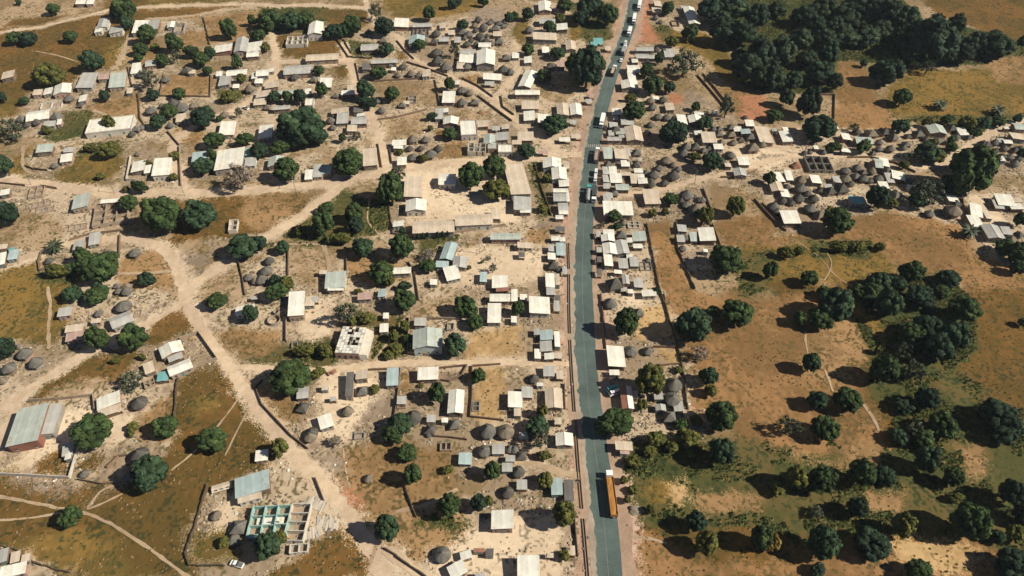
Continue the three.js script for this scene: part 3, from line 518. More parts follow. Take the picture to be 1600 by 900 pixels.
// ---------------------------------------------------------------- what stands where
survey(0, 0, `
@ in the upper left corner meadow
Bm 50 465 80 45; Wm 505 12 60 25; Wm 565 10 45 30; t 330 55 80 75; t 115 10 60 30; t 90 235 110 80; t 180 240 110 80; t 440 228 100 75; t 565 375 130 140; t 620 385 70 80; c 300 465 220 150
@ by the dark trees, upper left meadow
Ggw 645 140 70 60; Gmw 728 182 90 42; Wmw 618 180 50 40; t 770 50 150 150; t 790 140 90 90; k 730 85 90 90
@ by the small field, upper left
Wm 880 165 90 80; Gm 955 155 80 60; Wg 1068 150 45 35; Bo 1118 168 60 50 x x 1 1; t 915 210 120 120; t 878 303 100 80; c 968 290 60 45; t 1085 265 110 120; t 1195 320 120 60; t 1255 370 110 100; t 1312 325 70 80; t 1428 180 105 125; t 1575 125 60 70; t 1580 220 50 70; d 1095 350 70 90; t 862 360 60 60; t 1015 375 90 80
@ in the compound of two parallel barns
Gm 545 500 100 95 25; Lm 735 500 100 90 8; Bm 812 565 35 35; Pm 650 478 70 34; Bm 235 575 55 35; Wm 300 568 55 40; Wg 390 553 110 60 10; hr 425 605 65; hr 455 535 50; Wm 518 612 50 40; hr 528 575 45; hs 500 650 45; Bo 320 650 130 40 x 1.4 2 1; t 652 597 70 70; t 150 628 60 55; k 8 605 60 90
@ by the crossing tracks at the left edge
Wr 240 715 145 60; hs 130 730 60; hs 350 720 70; hr 225 755 60; Gm 310 772 70 35; hr 165 772 50; Wm 370 760 30 30; d 60 810 170 160; t 290 810 80 50
@ around the hedged field, upper left
Wm 848 425 55 60; hr 880 455 60; Gr 945 388 70 40; hr 1030 485 60; hs 1165 430 65; Bm 1200 447 40 24; d 930 490 130 130; t 1297 440 60 60; t 955 590 85 70; t 1118 583 90 75; c 1428 602 110 75
@ about the red-fronted house, upper left
Wmr 1395 300 110 45; Gg 1508 275 80 90; Wm 1590 290 90 60; Wr 1580 335 80 30; Wr 1480 448 130 35; Gm 1405 500 75 65; Wm 1370 460 40 25; hr 1560 545 70; Wm 1475 537 40 25; Wm 1592 470 40 40; t 1480 388 75 90; c 1508 488 60 65
@ in the huts beside the flat-roofed house
hr 940 678 75; hr 1080 635 80; hr 1130 660 90; hr 1205 648 60; hr 1012 655 45; hr 1062 775 50; Bm 1130 735 60 45; Wfw 690 778 280 85 18 3.4; hs 850 795 60; hr 880 790 50; hr 822 830 50; t 1055 695 110 90; t 985 760 100 95; t 1265 730 160 135; c 680 765 130 60
@ along the sandy lane in the upper left
Wm 1422 800 95 85; t 1340 875 150 100; d 1490 700 60 80; t 1530 870 130 80; hr 1400 705 60 2; t 1370 740 50 40
`);
survey(1, 0, `
@ around the tall white house up top
Wgw 372 172 90 75 x 5; Wow 255 245 130 50 x x 4 2; Br 415 352 205 40 x 3.4; t 80 130 160 130; t 220 130 150 120; t 310 120 110 100; k 480 195 120 90; t 600 155 120 130; t 540 190 100 90; t 20 220 80 80; t 60 295 60 60; d 745 70 100 110; k 800 165 125 120; t 420 215 50 50
@ on the square below the long house
Gr 265 430 180 55; t 390 440 70 75; Wm 437 515 75 60; Wrr 575 572 85 30; hs 500 590 45; Bm 590 545 40 25; Wfw 335 640 50 40; Lr 190 570 120 25; Wm 325 570 40 30; t 410 560 80 90; t 115 605 85 80; t 195 605 70 80; t 275 600 90 95; hs 360 490 50; hr 240 470 60
@ along the lane bend, upper left
Wm 5 300 30 80; Wr 40 450 80 40; Bm 45 585 90 40; Bm 25 635 80 35; hs 70 662 50; Bm 100 530 90 35; Gr 160 667 110 25; Wm 95 437 35 22; Wm 18 505 50 30
@ beside the brown-fronted house up top
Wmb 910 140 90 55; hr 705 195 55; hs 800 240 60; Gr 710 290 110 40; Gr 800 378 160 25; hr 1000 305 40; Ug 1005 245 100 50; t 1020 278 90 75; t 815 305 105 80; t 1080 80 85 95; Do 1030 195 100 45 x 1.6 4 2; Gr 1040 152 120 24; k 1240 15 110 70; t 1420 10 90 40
@ in the dense huts, top centre
Bm 1168 158 40 35; Bm 1222 202 40 25; Gr 1175 240 65 30; hr 1125 200 60; hr 1330 205 60; hr 1402 212 60; hr 1390 115 50; hs 1500 165 60; hr 1368 150 45; hr 1425 155 55; hr 1320 265 55; hr 1545 155 40; hr 1380 268 45; hr 1440 245 50; hs 1520 250 60; Wr 1430 275 80 28; t 1580 110 60 120; t 1290 155 80 70; hr 1470 128 45 1; Gm 1260 248 40 30
@ around the pale warehouse, top centre
hr 1130 312 75; hr 1135 368 75; hr 1185 408 75; hr 1318 408 60; Gr 1325 318 95 30; Wm 1310 365 80 50; Wm 1352 362 50 56; Bm 1280 405 50 40; Wg 1437 355 115 90 3 5; hr 1547 422 70; hr 1592 442 50; hs 1565 350 60; Wm 1478 478 115 40; Gt 1460 520 60 22; d 1240 310 75 110
@ in the compound beside the diagonal lane
hr 888 458 50; hr 970 450 60; hr 918 405 55; Bm 1065 455 50 45; hs 1022 462 45; t 765 450 115 85; Dm 690 415 50 40; hr 840 400 40; Wm 860 430 30 20
@ around the square fallow field
Wm 1205 605 80 65; hr 1288 550 70; hr 1335 570 55; hr 1287 630 65; hs 1370 628 60; Wm 1258 515 30 25; hr 785 680 55; hr 762 622 45; hs 915 650 50; Bo 975 615 50 40 x 1.4 1 2; t 680 560 120 130; k 690 640 140 90; t 850 585 100 100; t 1210 522 75 90; Bm 940 640 40 20
@ left of the straight lane, upper middle
Dm 640 685 60 35; Gm 542 735 75 65; Gr 645 747 100 46; Wm 655 716 50 18; hr 465 745 55; Bm 525 690 110 30; hr 480 790 45; t 290 790 330 240; y 350 725 110 90; d 630 845 80 60; t 540 860 50 70; Wm 60 820 90 80; Bm 600 800 60 40; t 200 860 200 120; k 380 850 150 110
@ by the parapeted house, right of the straight lane
Gm 1145 710 50 60; Wg 1218 750 95 45; Wm 1187 688 32 26; Wfw 1330 800 100 88 -5 3.6; Bm 1420 772 70 40; Lg 1460 868 75 60; Gm 1540 850 80 50; hr 1058 865 55; hr 980 860 70; Wm 895 890 90 30; t 1210 835 100 80; t 1100 725 80 50; c 1090 800 40 40; Gt 1500 800 50 25; Bm 1560 790 50 30
`);
survey(2, 0, `
@ left of the road near its top
Wg 205 35 80 60; Gr 220 125 100 35; Wmb 312 165 70 40; Bm 205 225 150 46; hr 110 175 60; Bg 368 280 65 55; Wm 210 310 45 40; hs 245 400 60; Pm 305 400 50 35; Wm 100 372 50 40; Wm 22 345 45 30; Gm 320 48 30 30; t 235 165 85 80; c 300 112 70 60; t 100 310 90 75; t 285 330 100 80; t 200 470 110 80; t 100 85 80 80; t 15 100 60 60; k 470 60 150 140; t 600 90 130 140; k 530 30 100 80; t 330 30 110 90; k 420 110 90 90
@ at the teal market roof beside the road
Tt 540 255 60 34; Tt 512 272 44 22; Bt 600 300 40 22
@ beside the huge roadside tree
Wg 100 490 80 100 25; Wr 97 572 155 30; Bm 115 655 110 45; Wm 205 740 90 55; Wm 108 722 70 60; Bg 318 680 75 75; Wg 400 680 75 70; Bm 85 850 100 50; Bm 30 888 60 24; k 470 430 220 250; t 400 400 130 150; t 540 400 100 120; t 270 775 170 130; Pt 495 595 34 20; Gt 480 630 40 22; Gt 380 760 40 24; Bt 400 850 60 24; Wt 330 870 70 24; Pt 300 785 40 20
@ right of the queueing lorries
Wg 1122 93 70 105 -22; Gm 1075 45 40 20; Bm 910 20 45 35; Bm 905 62 60 30; hr 930 130 35; hr 900 102 40; hs 950 70 35; Bo 1020 140 44 30 x 1.3 1 1; t 975 48 80 85; t 1115 203 110 100; c 1000 260 110 50
@ right of the road below the red clearing
Wm 768 378 40 25; Wr 757 425 80 45; Wm 748 475 50 55; Wg 735 525 105 50; Gr 830 302 110 24; Gr 815 346 85 28; Gr 880 350 60 24; Gm 985 330 70 46; Wm 1000 335 30 20; hr 955 312 50; t 920 365 60 110; d 1080 395 230 190; t 840 440 90 90; t 880 530 140 120; t 985 545 75 80; c 740 610 80 50; hr 905 300 45 1
@ in the huts right of the white lorry
hr 868 620 55; hr 945 615 55; hr 880 660 55; hr 915 720 55; hr 970 725 55; hr 868 770 50; Bm 985 665 55 45; Wm 655 695 60 35; Gr 720 755 80 40; Bg 762 832 105 90; hs 650 800 70; Gm 692 845 50 30; Gr 640 862 90 25; t 765 690 150 130; t 1010 825 190 160; hr 850 820 45; Gt 620 830 36 30; Gt 610 780 34 24; Wm 900 610 40 20; hr 1020 730 45
@ below the narrow walled lane, right
Wm 1062 745 60 60; Wg 1145 740 85 45; Wr 1170 702 60 20; Wm 1268 700 35 20; Wm 1165 828 50 25; Bm 1230 857 90 60; hs 1297 830 50; hs 1298 795 45; hs 1370 790 50; hs 1372 832 60; Wm 1485 768 55 35; Um 1460 820 60 30; hs 1492 848 60; Bm 1575 840 90 100; hs 1310 882 50; hs 1430 865 50; t 1205 770 130 90; d 1345 660 120 180; t 1150 665 60 60; Wm 1410 805 50 30; hr 1390 880 50 2; hr 1260 800 40
@ in the dark grove at the top right
t 1240 60 170 150; k 1380 50 200 160; t 1330 200 190 160; k 1440 210 180 170; t 1530 100 160 150; k 1560 330 180 190; t 1470 420 200 190; k 1560 480 140 150; t 1420 350 110 100; t 1300 120 130 110
`);
survey(3, 0, `
@ in the dark grove at the top right
k 60 60 120 100; t 230 100 170 140; k 350 60 200 150; t 480 110 190 130; k 560 40 200 120; t 670 60 180 160; k 760 80 190 170; t 860 120 180 160; k 1040 250 300 270; t 930 200 180 160; k 700 190 150 120; t 560 200 180 150; d 620 230 160 120; k 480 230 180 140; t 360 240 150 130; t 380 330 130 150; k 90 320 180 180; t 200 250 150 150; k 240 370 130 110; t 330 450 200 150; k 150 500 140 120; t 40 490 140 160; t 420 510 100 120; k 260 640 150 220; t 120 610 100 110; k 30 430 100 110; t 1180 150 110 120; k 1220 330 150 130; t 1300 270 160 140; k 1420 280 220 140; t 1480 300 120 110; t 1590 260 60 90; d 1130 345 110 110; k 900 330 150 120; t 820 260 130 110; k 300 150 130 120; t 420 160 120 100
@ in the olive field at the upper right
k 750 450 230 160; t 840 605 115 110; t 600 395 50 50; d 1000 420 130 60; d 920 405 90 60; p 1075 655 100 24; p 1435 690 100 24
@ in the huts under the olive field
Wm 112 850 65 70; Wm 110 805 36 24; Wm 487 852 55 40; Lr 600 872 110 42; Wm 425 790 25 25; hs 650 820 80; hs 735 812 70; hs 785 850 60; hs 878 842 45; hs 945 825 70; Lg 1055 805 110 55; hs 1150 790 65; Wm 1215 820 55 48; hs 1065 868 60; hs 1255 850 45; Lr 1570 785 70 40; Wm 1490 798 30 15; Wr 1500 880 55 24; hs 1350 888 60; hs 870 890 55; hr 1000 860 50; hr 560 815 50; hr 700 880 50; hr 1180 850 50; hr 1420 885 50; Bm 1560 850 90 40; t 320 800 220 170; t 830 790 110 100; t 1000 770 90 50; t 1120 745 100 50; c 1250 765 130 90; t 1340 770 130 90; t 1440 760 90 70; t 1560 740 80 50; d 540 795 90 40; t 1150 872 80 50; c 1030 890 80 40; t 40 720 110 80; t 1300 830 90 60
`);
survey(0, 1, `
@ in the small compound, left edge
Lm 280 25 100 50; Wm 415 85 75 45; hr 335 128 50; Gm 430 35 60 30; c 680 35 160 60; c 560 25 90 50; c 630 200 60 50; k 40 430 130 220; t 20 130 110 190; Wm 30 300 60 30
@ in the compound of two white roofs
Wm 865 137 85 66; Wm 930 155 56 45; Wm 1012 140 110 110 10 3.6; c 920 117 60 35; c 1090 72 70 60; c 1085 205 60 50; hr 860 55 40 2
@ beside the large white roof, left
Wm 1435 90 175 125 x 4.2; Um 1255 78 110 56; Tm 1570 48 70 46; Gm 1565 110 70 50; t 1265 135 140 110; e 1490 205 210 190; t 1320 60 60 90
@ around the roofless grid of rooms, left
Bos 225 290 90 65 15 1.6 2 2; Lm 505 355 105 85 12 3.6; Bos 690 425 215 125 8 2.6 3 3; Bos 485 515 110 36 x 0.7 3 1; Wm 690 355 120 24; Bos 240 375 150 30 10 0.8 4 1; Bos 280 410 110 28 10 0.6 3 1; t 1005 440 240 240; c 1060 420 130 150; t 800 365 110 110; t 870 265 130 70; c 790 280 60 40; t 1240 440 220 190
@ in the stone-fenced compound, left
Gm 590 590 70 70 10; Gm 492 628 70 55; hr 665 672 60; hr 835 670 75; t 515 700 110 120; t 620 770 220 190; t 690 710 110 90; c 350 790 150 80; t 490 760 100 70; p 375 635 110 32; t 915 845 130 90; t 430 780 90 70; hr 300 720 60
@ at the left edge track
Um 82 690 60 62; Wm 10 715 50 70; Tm 70 655 36 20; Bm 20 640 50 30; hs 790 885 60; hs 730 882 45
@ beside the fork of tracks
Wow 1455 500 50 66 x 2.6 1 2; t 1520 640 210 160; hr 1548 825 60; hr 1592 850 55
`);
survey(1, 1, `
@ along the sandy street left of the school
Lg 125 105 100 60; t 190 160 160 160; Wm 330 190 50 55; Gm 388 165 60 75; Um 440 160 60 50; Bmb 712 80 90 100 -2 3.6; t 575 115 200 180; t 840 280 180 200; d 890 180 110 110; t 20 40 120 100; t 150 20 140 90
@ just north of the school's sandy street
Wm 912 105 60 45; hr 980 70 70; hr 1090 50 80; Wm 890 15 60 26; hr 1140 20 60; hr 1030 18 50; c 1040 90 80 50; c 900 50 50 40; Wow 1380 15 110 50 x 3.6 3 2; Gf 1480 12 60 40; Wfw 1560 30 90 45; hr 960 20 50
@ of the school courtyard
Bmp 985 265 115 128 3 3.6; Wgw 1000 380 130 70 2 3.6; Wrw 1195 215 110 66 2 3.4; Wmw 890 497 70 34 2; Brg 1110 512 262 74 2 3.8; Brw 1362 468 236 68 -3 3.8; Bm 1500 438 62 60
@ beside the school courtyard trees
t 1345 195 170 170; t 1490 140 150 140; t 1500 285 190 140; t 915 540 70 40
@ in the green hollow left of the school
t 415 490 150 190; t 440 400 110 80; t 610 430 120 130; k 620 510 110 120; c 540 590 130 50; c 470 590 100 50; t 20 620 90 190; t 165 645 90 90; c 270 545 60 70
@ in the sandy yard south of the school
Lrp 1560 572 190 40 x 3.2; Ug 1205 665 80 105 20; Um 1165 750 80 40; Gg 1275 735 90 70; Wm 1225 805 90 76 -20; Wm 1110 862 45 34; Um 1422 830 45 62; Wm 1525 860 100 72; e 1080 690 100 90; t 1070 760 120 100; d 1480 775 60 70; d 1455 712 40 34; c 1330 770 40 30; c 1415 735 36 20
@ in the fenced plots left of the school yard
Wr 912 785 115 40; Lm 497 848 130 95 x 3.4; t 665 645 150 140; t 905 640 150 180; t 780 800 160 160; c 830 850 70 90; t 930 885 100 40; Bm 420 800 50 24
@ beside the three grey huts in the middle left
hr 80 722 65; hr 60 780 80; hr 30 838 80; t 120 850 90 80; c 190 870 90 110
`);
survey(2, 1, `
@ of the school courtyard
Bmg 32 216 125 190 -15 3.8
@ behind the dark hedge right of the school
Gm 65 370 110 86; Wr 85 412 70 24; c 190 400 70 60
@ in the shop row near the school
Wg 250 115 115 60; Wg 295 180 95 75; Wm 325 240 65 50; Wr 305 285 95 25; Gr 298 328 80 50; Wm 349 330 20 60; Gr 320 385 65 45; Wr 322 418 60 32; Wr 297 452 50 25; t 90 40 120 100; c 220 210 60 60; Bt 340 130 36 40; Pt 195 50 60 20
@ left of the road, middle
Bm 83 632 100 35; Wr 275 585 60 28; Wr 316 590 36 28; Ut 303 655 55 75; Wm 248 700 50 42; hs 258 750 70; Wm 238 850 58 88; Bm 284 845 28 70; hs 300 770 50; Dt 300 530 60 30; Gt 330 790 30 40; Dt 60 690 40 30; Gm 245 650 36 40
@ right of the road by the parked lorries
Wm 708 120 55 35; Wm 630 162 50 40; Wm 650 212 75 54; Br 710 180 70 24; Wr 790 160 55 28; Wr 802 193 50 26; Wm 817 230 60 34; Bm 765 215 50 56; Gm 588 165 44 48; Gm 590 215 45 46; Lr 690 264 85 38; hs 600 120 50; Lm 600 55 60 66; Bm 685 62 90 60; hr 725 110 45; hs 640 300 55; Gm 595 335 50 46; Gt 590 265 40 24; hr 780 120 50; Gm 720 50 40 50
@ at the large white roof beside the road
Wm 662 400 185 80 x 4; Bm 872 328 100 84 -15; t 640 448 110 80; t 993 342 100 85; t 660 510 60 50; d 560 505 60 50; c 880 430 80 50; Bo 760 500 70 40 x 0.9 2 2; hr 700 480 50 2; c 960 420 70 40; hr 740 440 40 2
@ right of the road, middle
Wr 605 545 70 34; Wg 600 583 85 42; Wg 612 650 90 68; Gg 688 640 80 86 -15; hs 685 560 70; Lm 795 575 85 62; Wr 787 632 60 28; Wm 602 725 55 72; Gm 695 745 60 58; Gm 763 735 55 54; Wm 663 798 50 24; hs 640 865 100 1; Gg 712 842 44 56; Gm 790 868 60 56; Bo 835 760 70 50 x 0.7 2 2; Gt 545 660 34 30; Gt 540 560 30 36; Dt 545 720 30 34; Wm 735 700 40 26; hr 850 720 40; Dt 545 800 30 40; Wm 735 600 36 30
@ in the round huts right of the lorries
hs 782 45 60; hr 1075 48 70; hr 970 90 75; hr 890 180 75; hr 1010 185 80; hr 955 235 55; hr 870 240 60; hr 1090 10 60; hs 1150 10 60; hr 920 140 55; hr 1040 150 45; Wm 1290 15 60 30; Wm 1447 105 70 46; Gg 1425 172 80 46; hr 1370 60 60; hs 1505 12 80; t 1250 105 130 130; c 1140 80 100 50; hr 1320 105 50; Bm 1350 130 40 24; hs 1200 30 50; t 1590 210 50 60
@ in the small hut compound, right
hr 1095 305 90; hr 1150 395 85; hr 1090 370 60; hr 1190 340 50; hr 1060 345 45; c 1215 450 100 150; t 1170 440 70 70; c 1400 385 120 140
@ by the white brown-walled house, right
Gm 1063 525 60 44; Lm 1135 578 48 54; Wmb 1217 562 100 84 -12 3.4; hr 1068 645 50; hs 1085 580 50; Wm 1210 665 30 20; t 1340 720 220 200; Gm 1055 590 50 40
`);
survey(3, 1, `
@ in the huts beside the charred walls
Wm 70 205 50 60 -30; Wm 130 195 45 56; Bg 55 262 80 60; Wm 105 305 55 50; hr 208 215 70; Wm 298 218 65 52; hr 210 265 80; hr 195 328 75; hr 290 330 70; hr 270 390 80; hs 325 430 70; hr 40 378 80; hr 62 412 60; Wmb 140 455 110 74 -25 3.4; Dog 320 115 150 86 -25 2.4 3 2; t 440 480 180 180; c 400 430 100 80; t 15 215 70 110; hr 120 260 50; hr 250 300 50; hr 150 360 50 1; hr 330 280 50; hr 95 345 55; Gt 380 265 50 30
@ amid the crowded eastern huts
hr 490 155 65; hr 490 205 75; hr 560 140 60; hs 553 190 60; hr 602 205 65; hr 650 160 60; hr 695 205 65; hs 465 265 90 1; hs 390 285 70; Gm 430 220 50 40; hs 745 158 60; Lr 690 115 50 58 -20; Wm 727 112 60 52 -15; Wmr 815 195 85 52 -8; Gm 760 210 46 56; Wm 722 255 60 40; hs 800 303 80; Wm 897 265 45 24; hs 888 218 40; Tm 560 348 105 46; t 690 330 140 160; d 1000 300 220 180; t 940 350 120 110; hr 640 220 50 1; hr 520 240 50; hs 600 170 45; t 780 370 80 60
@ beside the giant dark tree at the right
t 1270 170 280 300; t 1340 110 180 200; t 1000 50 160 130; c 1060 75 110 90; t 1150 20 80 60; k 1130 250 150 110; hr 1520 70 55; hr 1480 20 50; Wm 1460 90 36 30; hr 1550 110 60; t 1590 60 60 70; hs 1580 20 50
@ above the eastern village track
Wm 485 38 60 24; hr 770 20 60; hr 850 15 45; hr 700 20 50; t 600 15 130 80; t 410 20 110 60; hs 660 50 40; hr 350 45 40; Wm 300 20 30 20; c 850 130 80 40; d 900 75 120 60
@ on the sandy yard at the right edge
Wm 1155 340 70 40; hr 1165 400 110 2; hs 1180 360 60; hs 1128 425 60; hr 1015 425 65; Wm 1302 412 80 80 -8; Bm 1370 440 40 54; Wm 1480 348 110 66 -30; Gm 1440 376 60 50 -30; Wm 1552 388 80 38; Bm 1558 350 60 30; Wm 1295 480 76 66 -35; Gg 1410 545 110 86; Gm 1490 540 60 46; hs 1522 585 70; p 1255 540 110 34; t 1490 650 150 110; t 1560 680 140 140; t 1580 470 80 150; t 1560 770 100 100; hs 1570 560 60
@ in the olive meadow right of the middle
t 15 790 100 150; t 260 840 110 110; c 110 680 120 60; c 200 665 70 60; c 700 640 90 50; c 560 640 120 50; c 440 645 110 50
@ in the dense tree belt on the right
t 690 860 180 120; t 900 800 150 160; t 1130 840 150 120; k 800 870 140 110
`);
survey(0, 2, `
@ at the hut group beside the left track
Gm 405 148 85 55; hr 762 100 100; hr 610 152 55; Gr 757 192 137 65 -22; hr 785 10 70; Bm 465 250 110 45; Pm 465 300 110 50; t 450 35 140 100; t 600 45 150 120; t 600 310 140 190; t 830 305 180 180; hr 735 14 50; t 620 10 130 90; Bm 600 205 60 26; Bo 860 155 40 40 x 0.5 1 1
@ at the left edge below the track
hr 142 398 95; hr 215 458 90; hr 45 490 90; hs 110 362 40; t 30 370 120 160; hr 10 570 60 2
@ in the walled compound, lower left
Wg 1068 378 138 65 -21; Wr 1122 490 145 58 -20; Bm 930 497 62 60 -15; Tt 1018 550 72 56; Gt 1095 430 90 34 -20; d 820 580 180 150; c 720 455 70 40; Bo 930 590 60 40 -15 1.4 2 1; c 890 430 70 40
@ at the porched house, lower left
Wm 677 702 150 76 -4 3.2; Bt 685 765 145 44 -4; hr 862 705 105; c 830 865 80 70
@ on the big warehouse plot at the left
Lmr 172 852 205 236 18 5; Gm 322 815 76 190 18 3.6; t 570 895 260 210
@ in the plot left of the round well ring
t 1355 80 145 115; t 1565 155 100 130; Wm 1530 135 120 56; Gt 1590 60 40 20
@ in the meadow along the dirt road
t 1028 868 168 152; t 1324 948 208 168
`);
survey(1, 2, `
@ beside the round well ring, middle left
Wm 253 95 100 152 3 4; Bm 337 82 58 58; t 130 20 170 110; c 640 20 60 40; Bo 240 350 34 30 x 1.2 1 1; Gt 365 70 50 30
@ around the torn-roofed concrete hall
Wm 800 248 55 50; Wm 812 172 35 36; d 560 150 150 180; t 925 75 150 150; Um 787 30 50 48; Wm 500 0 100 30; Pm 680 50 90 40; c 600 210 60 90; c 300 390 140 70; c 430 390 140 70; c 880 380 90 80; c 830 420 80 60
@ around the large pale gabled hall
Lgu 1072 312 185 118 0 5; Gm 1027 210 75 50; t 1245 355 150 150; t 950 315 70 60; c 690 190 110 60; c 930 240 70 110; c 860 300 70 80
@ left of the shop row, middle
Wr 1525 55 130 48; Rm 1540 8 80 24; Wm 1490 155 85 115 x 3.2; t 1310 115 190 130; t 1370 210 110 100; Bo 1215 235 40 40 x 1.2 1 1
@ under the large round tree, lower left
t 215 555 270 220; c 390 530 110 60; Gr 292 650 75 70; hs 290 738 80; Bm 430 622 40 30; Wm 435 832 85 74 -15; hr 567 762 75; Rm 475 525 50 20 -30 0.8; hr 345 897 85; Gt 480 690 36 24
@ in the row of three long houses
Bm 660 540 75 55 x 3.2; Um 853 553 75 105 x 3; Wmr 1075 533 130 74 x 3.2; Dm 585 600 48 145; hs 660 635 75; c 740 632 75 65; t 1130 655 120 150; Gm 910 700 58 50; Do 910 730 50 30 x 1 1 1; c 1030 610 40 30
@ around the long double-roofed house in the middle
hr 980 800 110; Gm 1095 815 55 46; hs 1090 880 75; Wg 1250 705 100 146; hs 1240 842 80; t 900 850 160 150; t 1390 548 100 100; Do 1375 735 40 60 x 0.8 1 2; hr 1445 885 110; hr 1560 885 110; Wm 1180 825 40 30
`);
survey(2, 2, `
@ left of the shop row, middle
Wm 172 105 130 105 x 3.4; Gm 242 15 55 50; Wm 72 55 45 34; Wm 12 195 35 40; t 35 125 90 100; Wm 15 45 40 70
@ left of the road, lower middle
Um 215 292 80 62; Gm 212 362 75 66; Wm 282 318 34 96; Gm 155 272 36 40; Wm 232 425 60 40; Gm 230 518 70 62; hr 135 560 70; Wm 175 602 40 22; Gm 95 650 70 70; Bg 262 685 110 125; Bm 35 775 45 46; Wm 20 695 90 100; c 190 770 80 100; t 160 870 170 130; Dt 285 60 34 30; Bt 285 420 60 34; Bt 300 540 44 50; Gt 280 110 36 60; Bt 290 830 40 40; Wm 160 410 40 60
@ right of the road, lower middle
hr 615 83 85 0; Wm 857 30 90 40; Wm 650 425 110 130 x 3.4; Wm 640 527 64 32; hr 742 382 85; hr 850 385 65; hr 1012 590 110; hr 1005 682 110; Gm 915 670 55 52; hs 985 795 90; Gg 930 742 66 40; Rgs 718 680 75 140 -8; Bm 770 665 34 50; hs 790 145 70; t 715 215 155 195; t 865 575 190 240; t 640 840 300 160; c 815 730 80 80; t 1060 850 100 70; k 900 20 80 50; Gm 1040 740 60 60; Gt 700 5 40 20; Wm 740 20 34 24; c 1040 510 60 50
@ on the dry field right of the road
t 1135 230 235 230; t 1255 150 110 90; t 1405 160 200 190; e 1170 410 130 120; t 1230 550 120 130; t 1310 800 200 210; c 1240 640 90 90; c 1150 830 90 70
`);
survey(3, 2, `
@ in the dry clearing at the right
t 420 100 230 230; t 330 190 170 150; t 200 190 100 100; t 360 30 120 100; t 270 465 115 140; t 310 700 130 130; t 500 695 180 170; c 690 385 50 60
@ in the dense tree belt on the right
t 750 100 180 210; k 950 50 180 150; t 1230 130 190 180; k 1010 250 200 180; t 1170 300 180 200; k 1060 370 200 200; t 900 290 160 160; t 735 500 170 210; t 835 540 80 150; d 850 390 120 120; d 920 510 140 170; t 850 730 130 110; k 1000 690 150 160; t 1090 20 110 90; t 580 20 110 90; t 650 20 120 110; k 640 90 110 100
@ in the lower right grove
k 1440 790 240 190; t 1520 860 150 150; t 1090 860 180 180; d 130 860 220 120; t 360 875 230 110; t 1590 215 60 60; d 920 890 200 80
`);
survey(0, 3, `
@ on the big warehouse plot at the left
Gm 422 108 68 72 8; Wmb 425 150 42 40 8; hr 520 255 60; hr 865 135 120; hs 805 262 90; t 925 255 230 230; c 820 10 70 30
@ in the lower left meadow
t 440 530 140 140; Wm 80 862 160 76; Bm 95 780 60 66; Bm 160 785 52 46; Gm 20 770 60 86
@ in the compound of the blue-roofed house
Br 1385 338 130 46 -4 1.2; Umb 1575 322 218 122 -3 4; Bm 1560 410 150 36 -3; hs 1485 588 100; hr 1345 515 70 2; hr 1455 665 80; c 1400 690 90 70
`);
survey(1, 3, `
@ in the compound of the blue-roofed house
Wmt 90 555 170 40 12 1; Tot 80 545 240 180 12 2.6 3 3; Pow 255 555 120 230 14 2.6 1 4; Bow 265 722 110 50 6 1.8 2 1; t 70 710 170 230; c 150 660 90 150
@ beside the main dirt road, lower left
Wm 35 145 80 66; c 145 100 120 130; hr 335 20 85; Bo 645 20 60 34 x 0.9 1 1; e 500 55 120 70; t 815 600 160 220; hr 700 285 60 2
@ in the brown plot below the middle huts
t 850 20 170 100; t 940 130 140 130; t 975 265 130 150; Bo 1185 85 66 46 x 1.4 2 1; c 1200 235 80 60; hr 1080 10 45
@ left of the road near the bottom
Um 1308 165 82 74; hr 1425 110 90; Gr 1515 100 80 66; Gr 1570 215 66 56; hr 1570 370 85; t 1475 240 110 150; hr 1585 100 60; Gr 1590 160 60 40
@ in the sandy yard at the bottom centre
Wm 1540 545 140 118 x 4; hr 1162 757 110; Wm 1312 768 70 50 -12; Wm 1258 858 100 80 -25; Dm 1460 752 50 50; Rm 1395 738 70 24; t 1205 455 150 200; t 1390 440 110 180; c 1450 430 70 90; Gt 1400 890 60 20
`);
survey(2, 3, `
@ left of the road near the bottom
hr 38 240 85; Gm 62 328 66 60; Um 280 340 72 104; Dm 355 362 60 126; Wg 328 42 110 80; hr 15 105 60; d 180 40 140 150; c 205 300 110 110; Gm 75 22 60 46; c 200 145 110 60; Gt 130 20 30 30; hs 60 140 70
@ in the sandy yard at the bottom centre
c 325 510 160 230; Wm 103 845 140 146 x 4; c 325 770 80 80; Bt 240 770 40 30; Bt 380 740 30 60
@ in the green scrub right of the road
Bm 700 85 110 56; Pm 705 125 60 26; t 1150 560 130 180; t 1215 690 150 190; t 1310 120 170 220; t 1560 660 150 230; c 1100 40 180 140; c 900 40 150 90; c 1000 90 110 70; c 860 120 100 80; c 760 190 110 80; c 700 300 60 60; c 720 420 50 60; c 1120 130 90 70; c 870 480 60 90; c 760 360 80 60
`);
survey(3, 3, `
@ in the lower right grove
c 175 285 150 220; t 345 290 160 180; t 590 250 170 200; k 730 270 140 130; t 1000 170 160 240; t 970 40 180 130; t 1160 280 120 200; t 565 470 130 180; t 350 690 200 250; k 650 700 240 210; t 850 580 150 190; t 1270 560 230 260; k 1530 380 160 230; t 950 870 200 140; t 310 860 120 80; y 30 690 110 230; t 820 30 120 110; k 1470 20 190 120; k 1540 830 250 190; d 300 500 120 100; c 1540 640 120 120; k 1600 520 120 160; c 60 360 120 80; c 1180 410 110 60; t 1440 660 90 90
`);
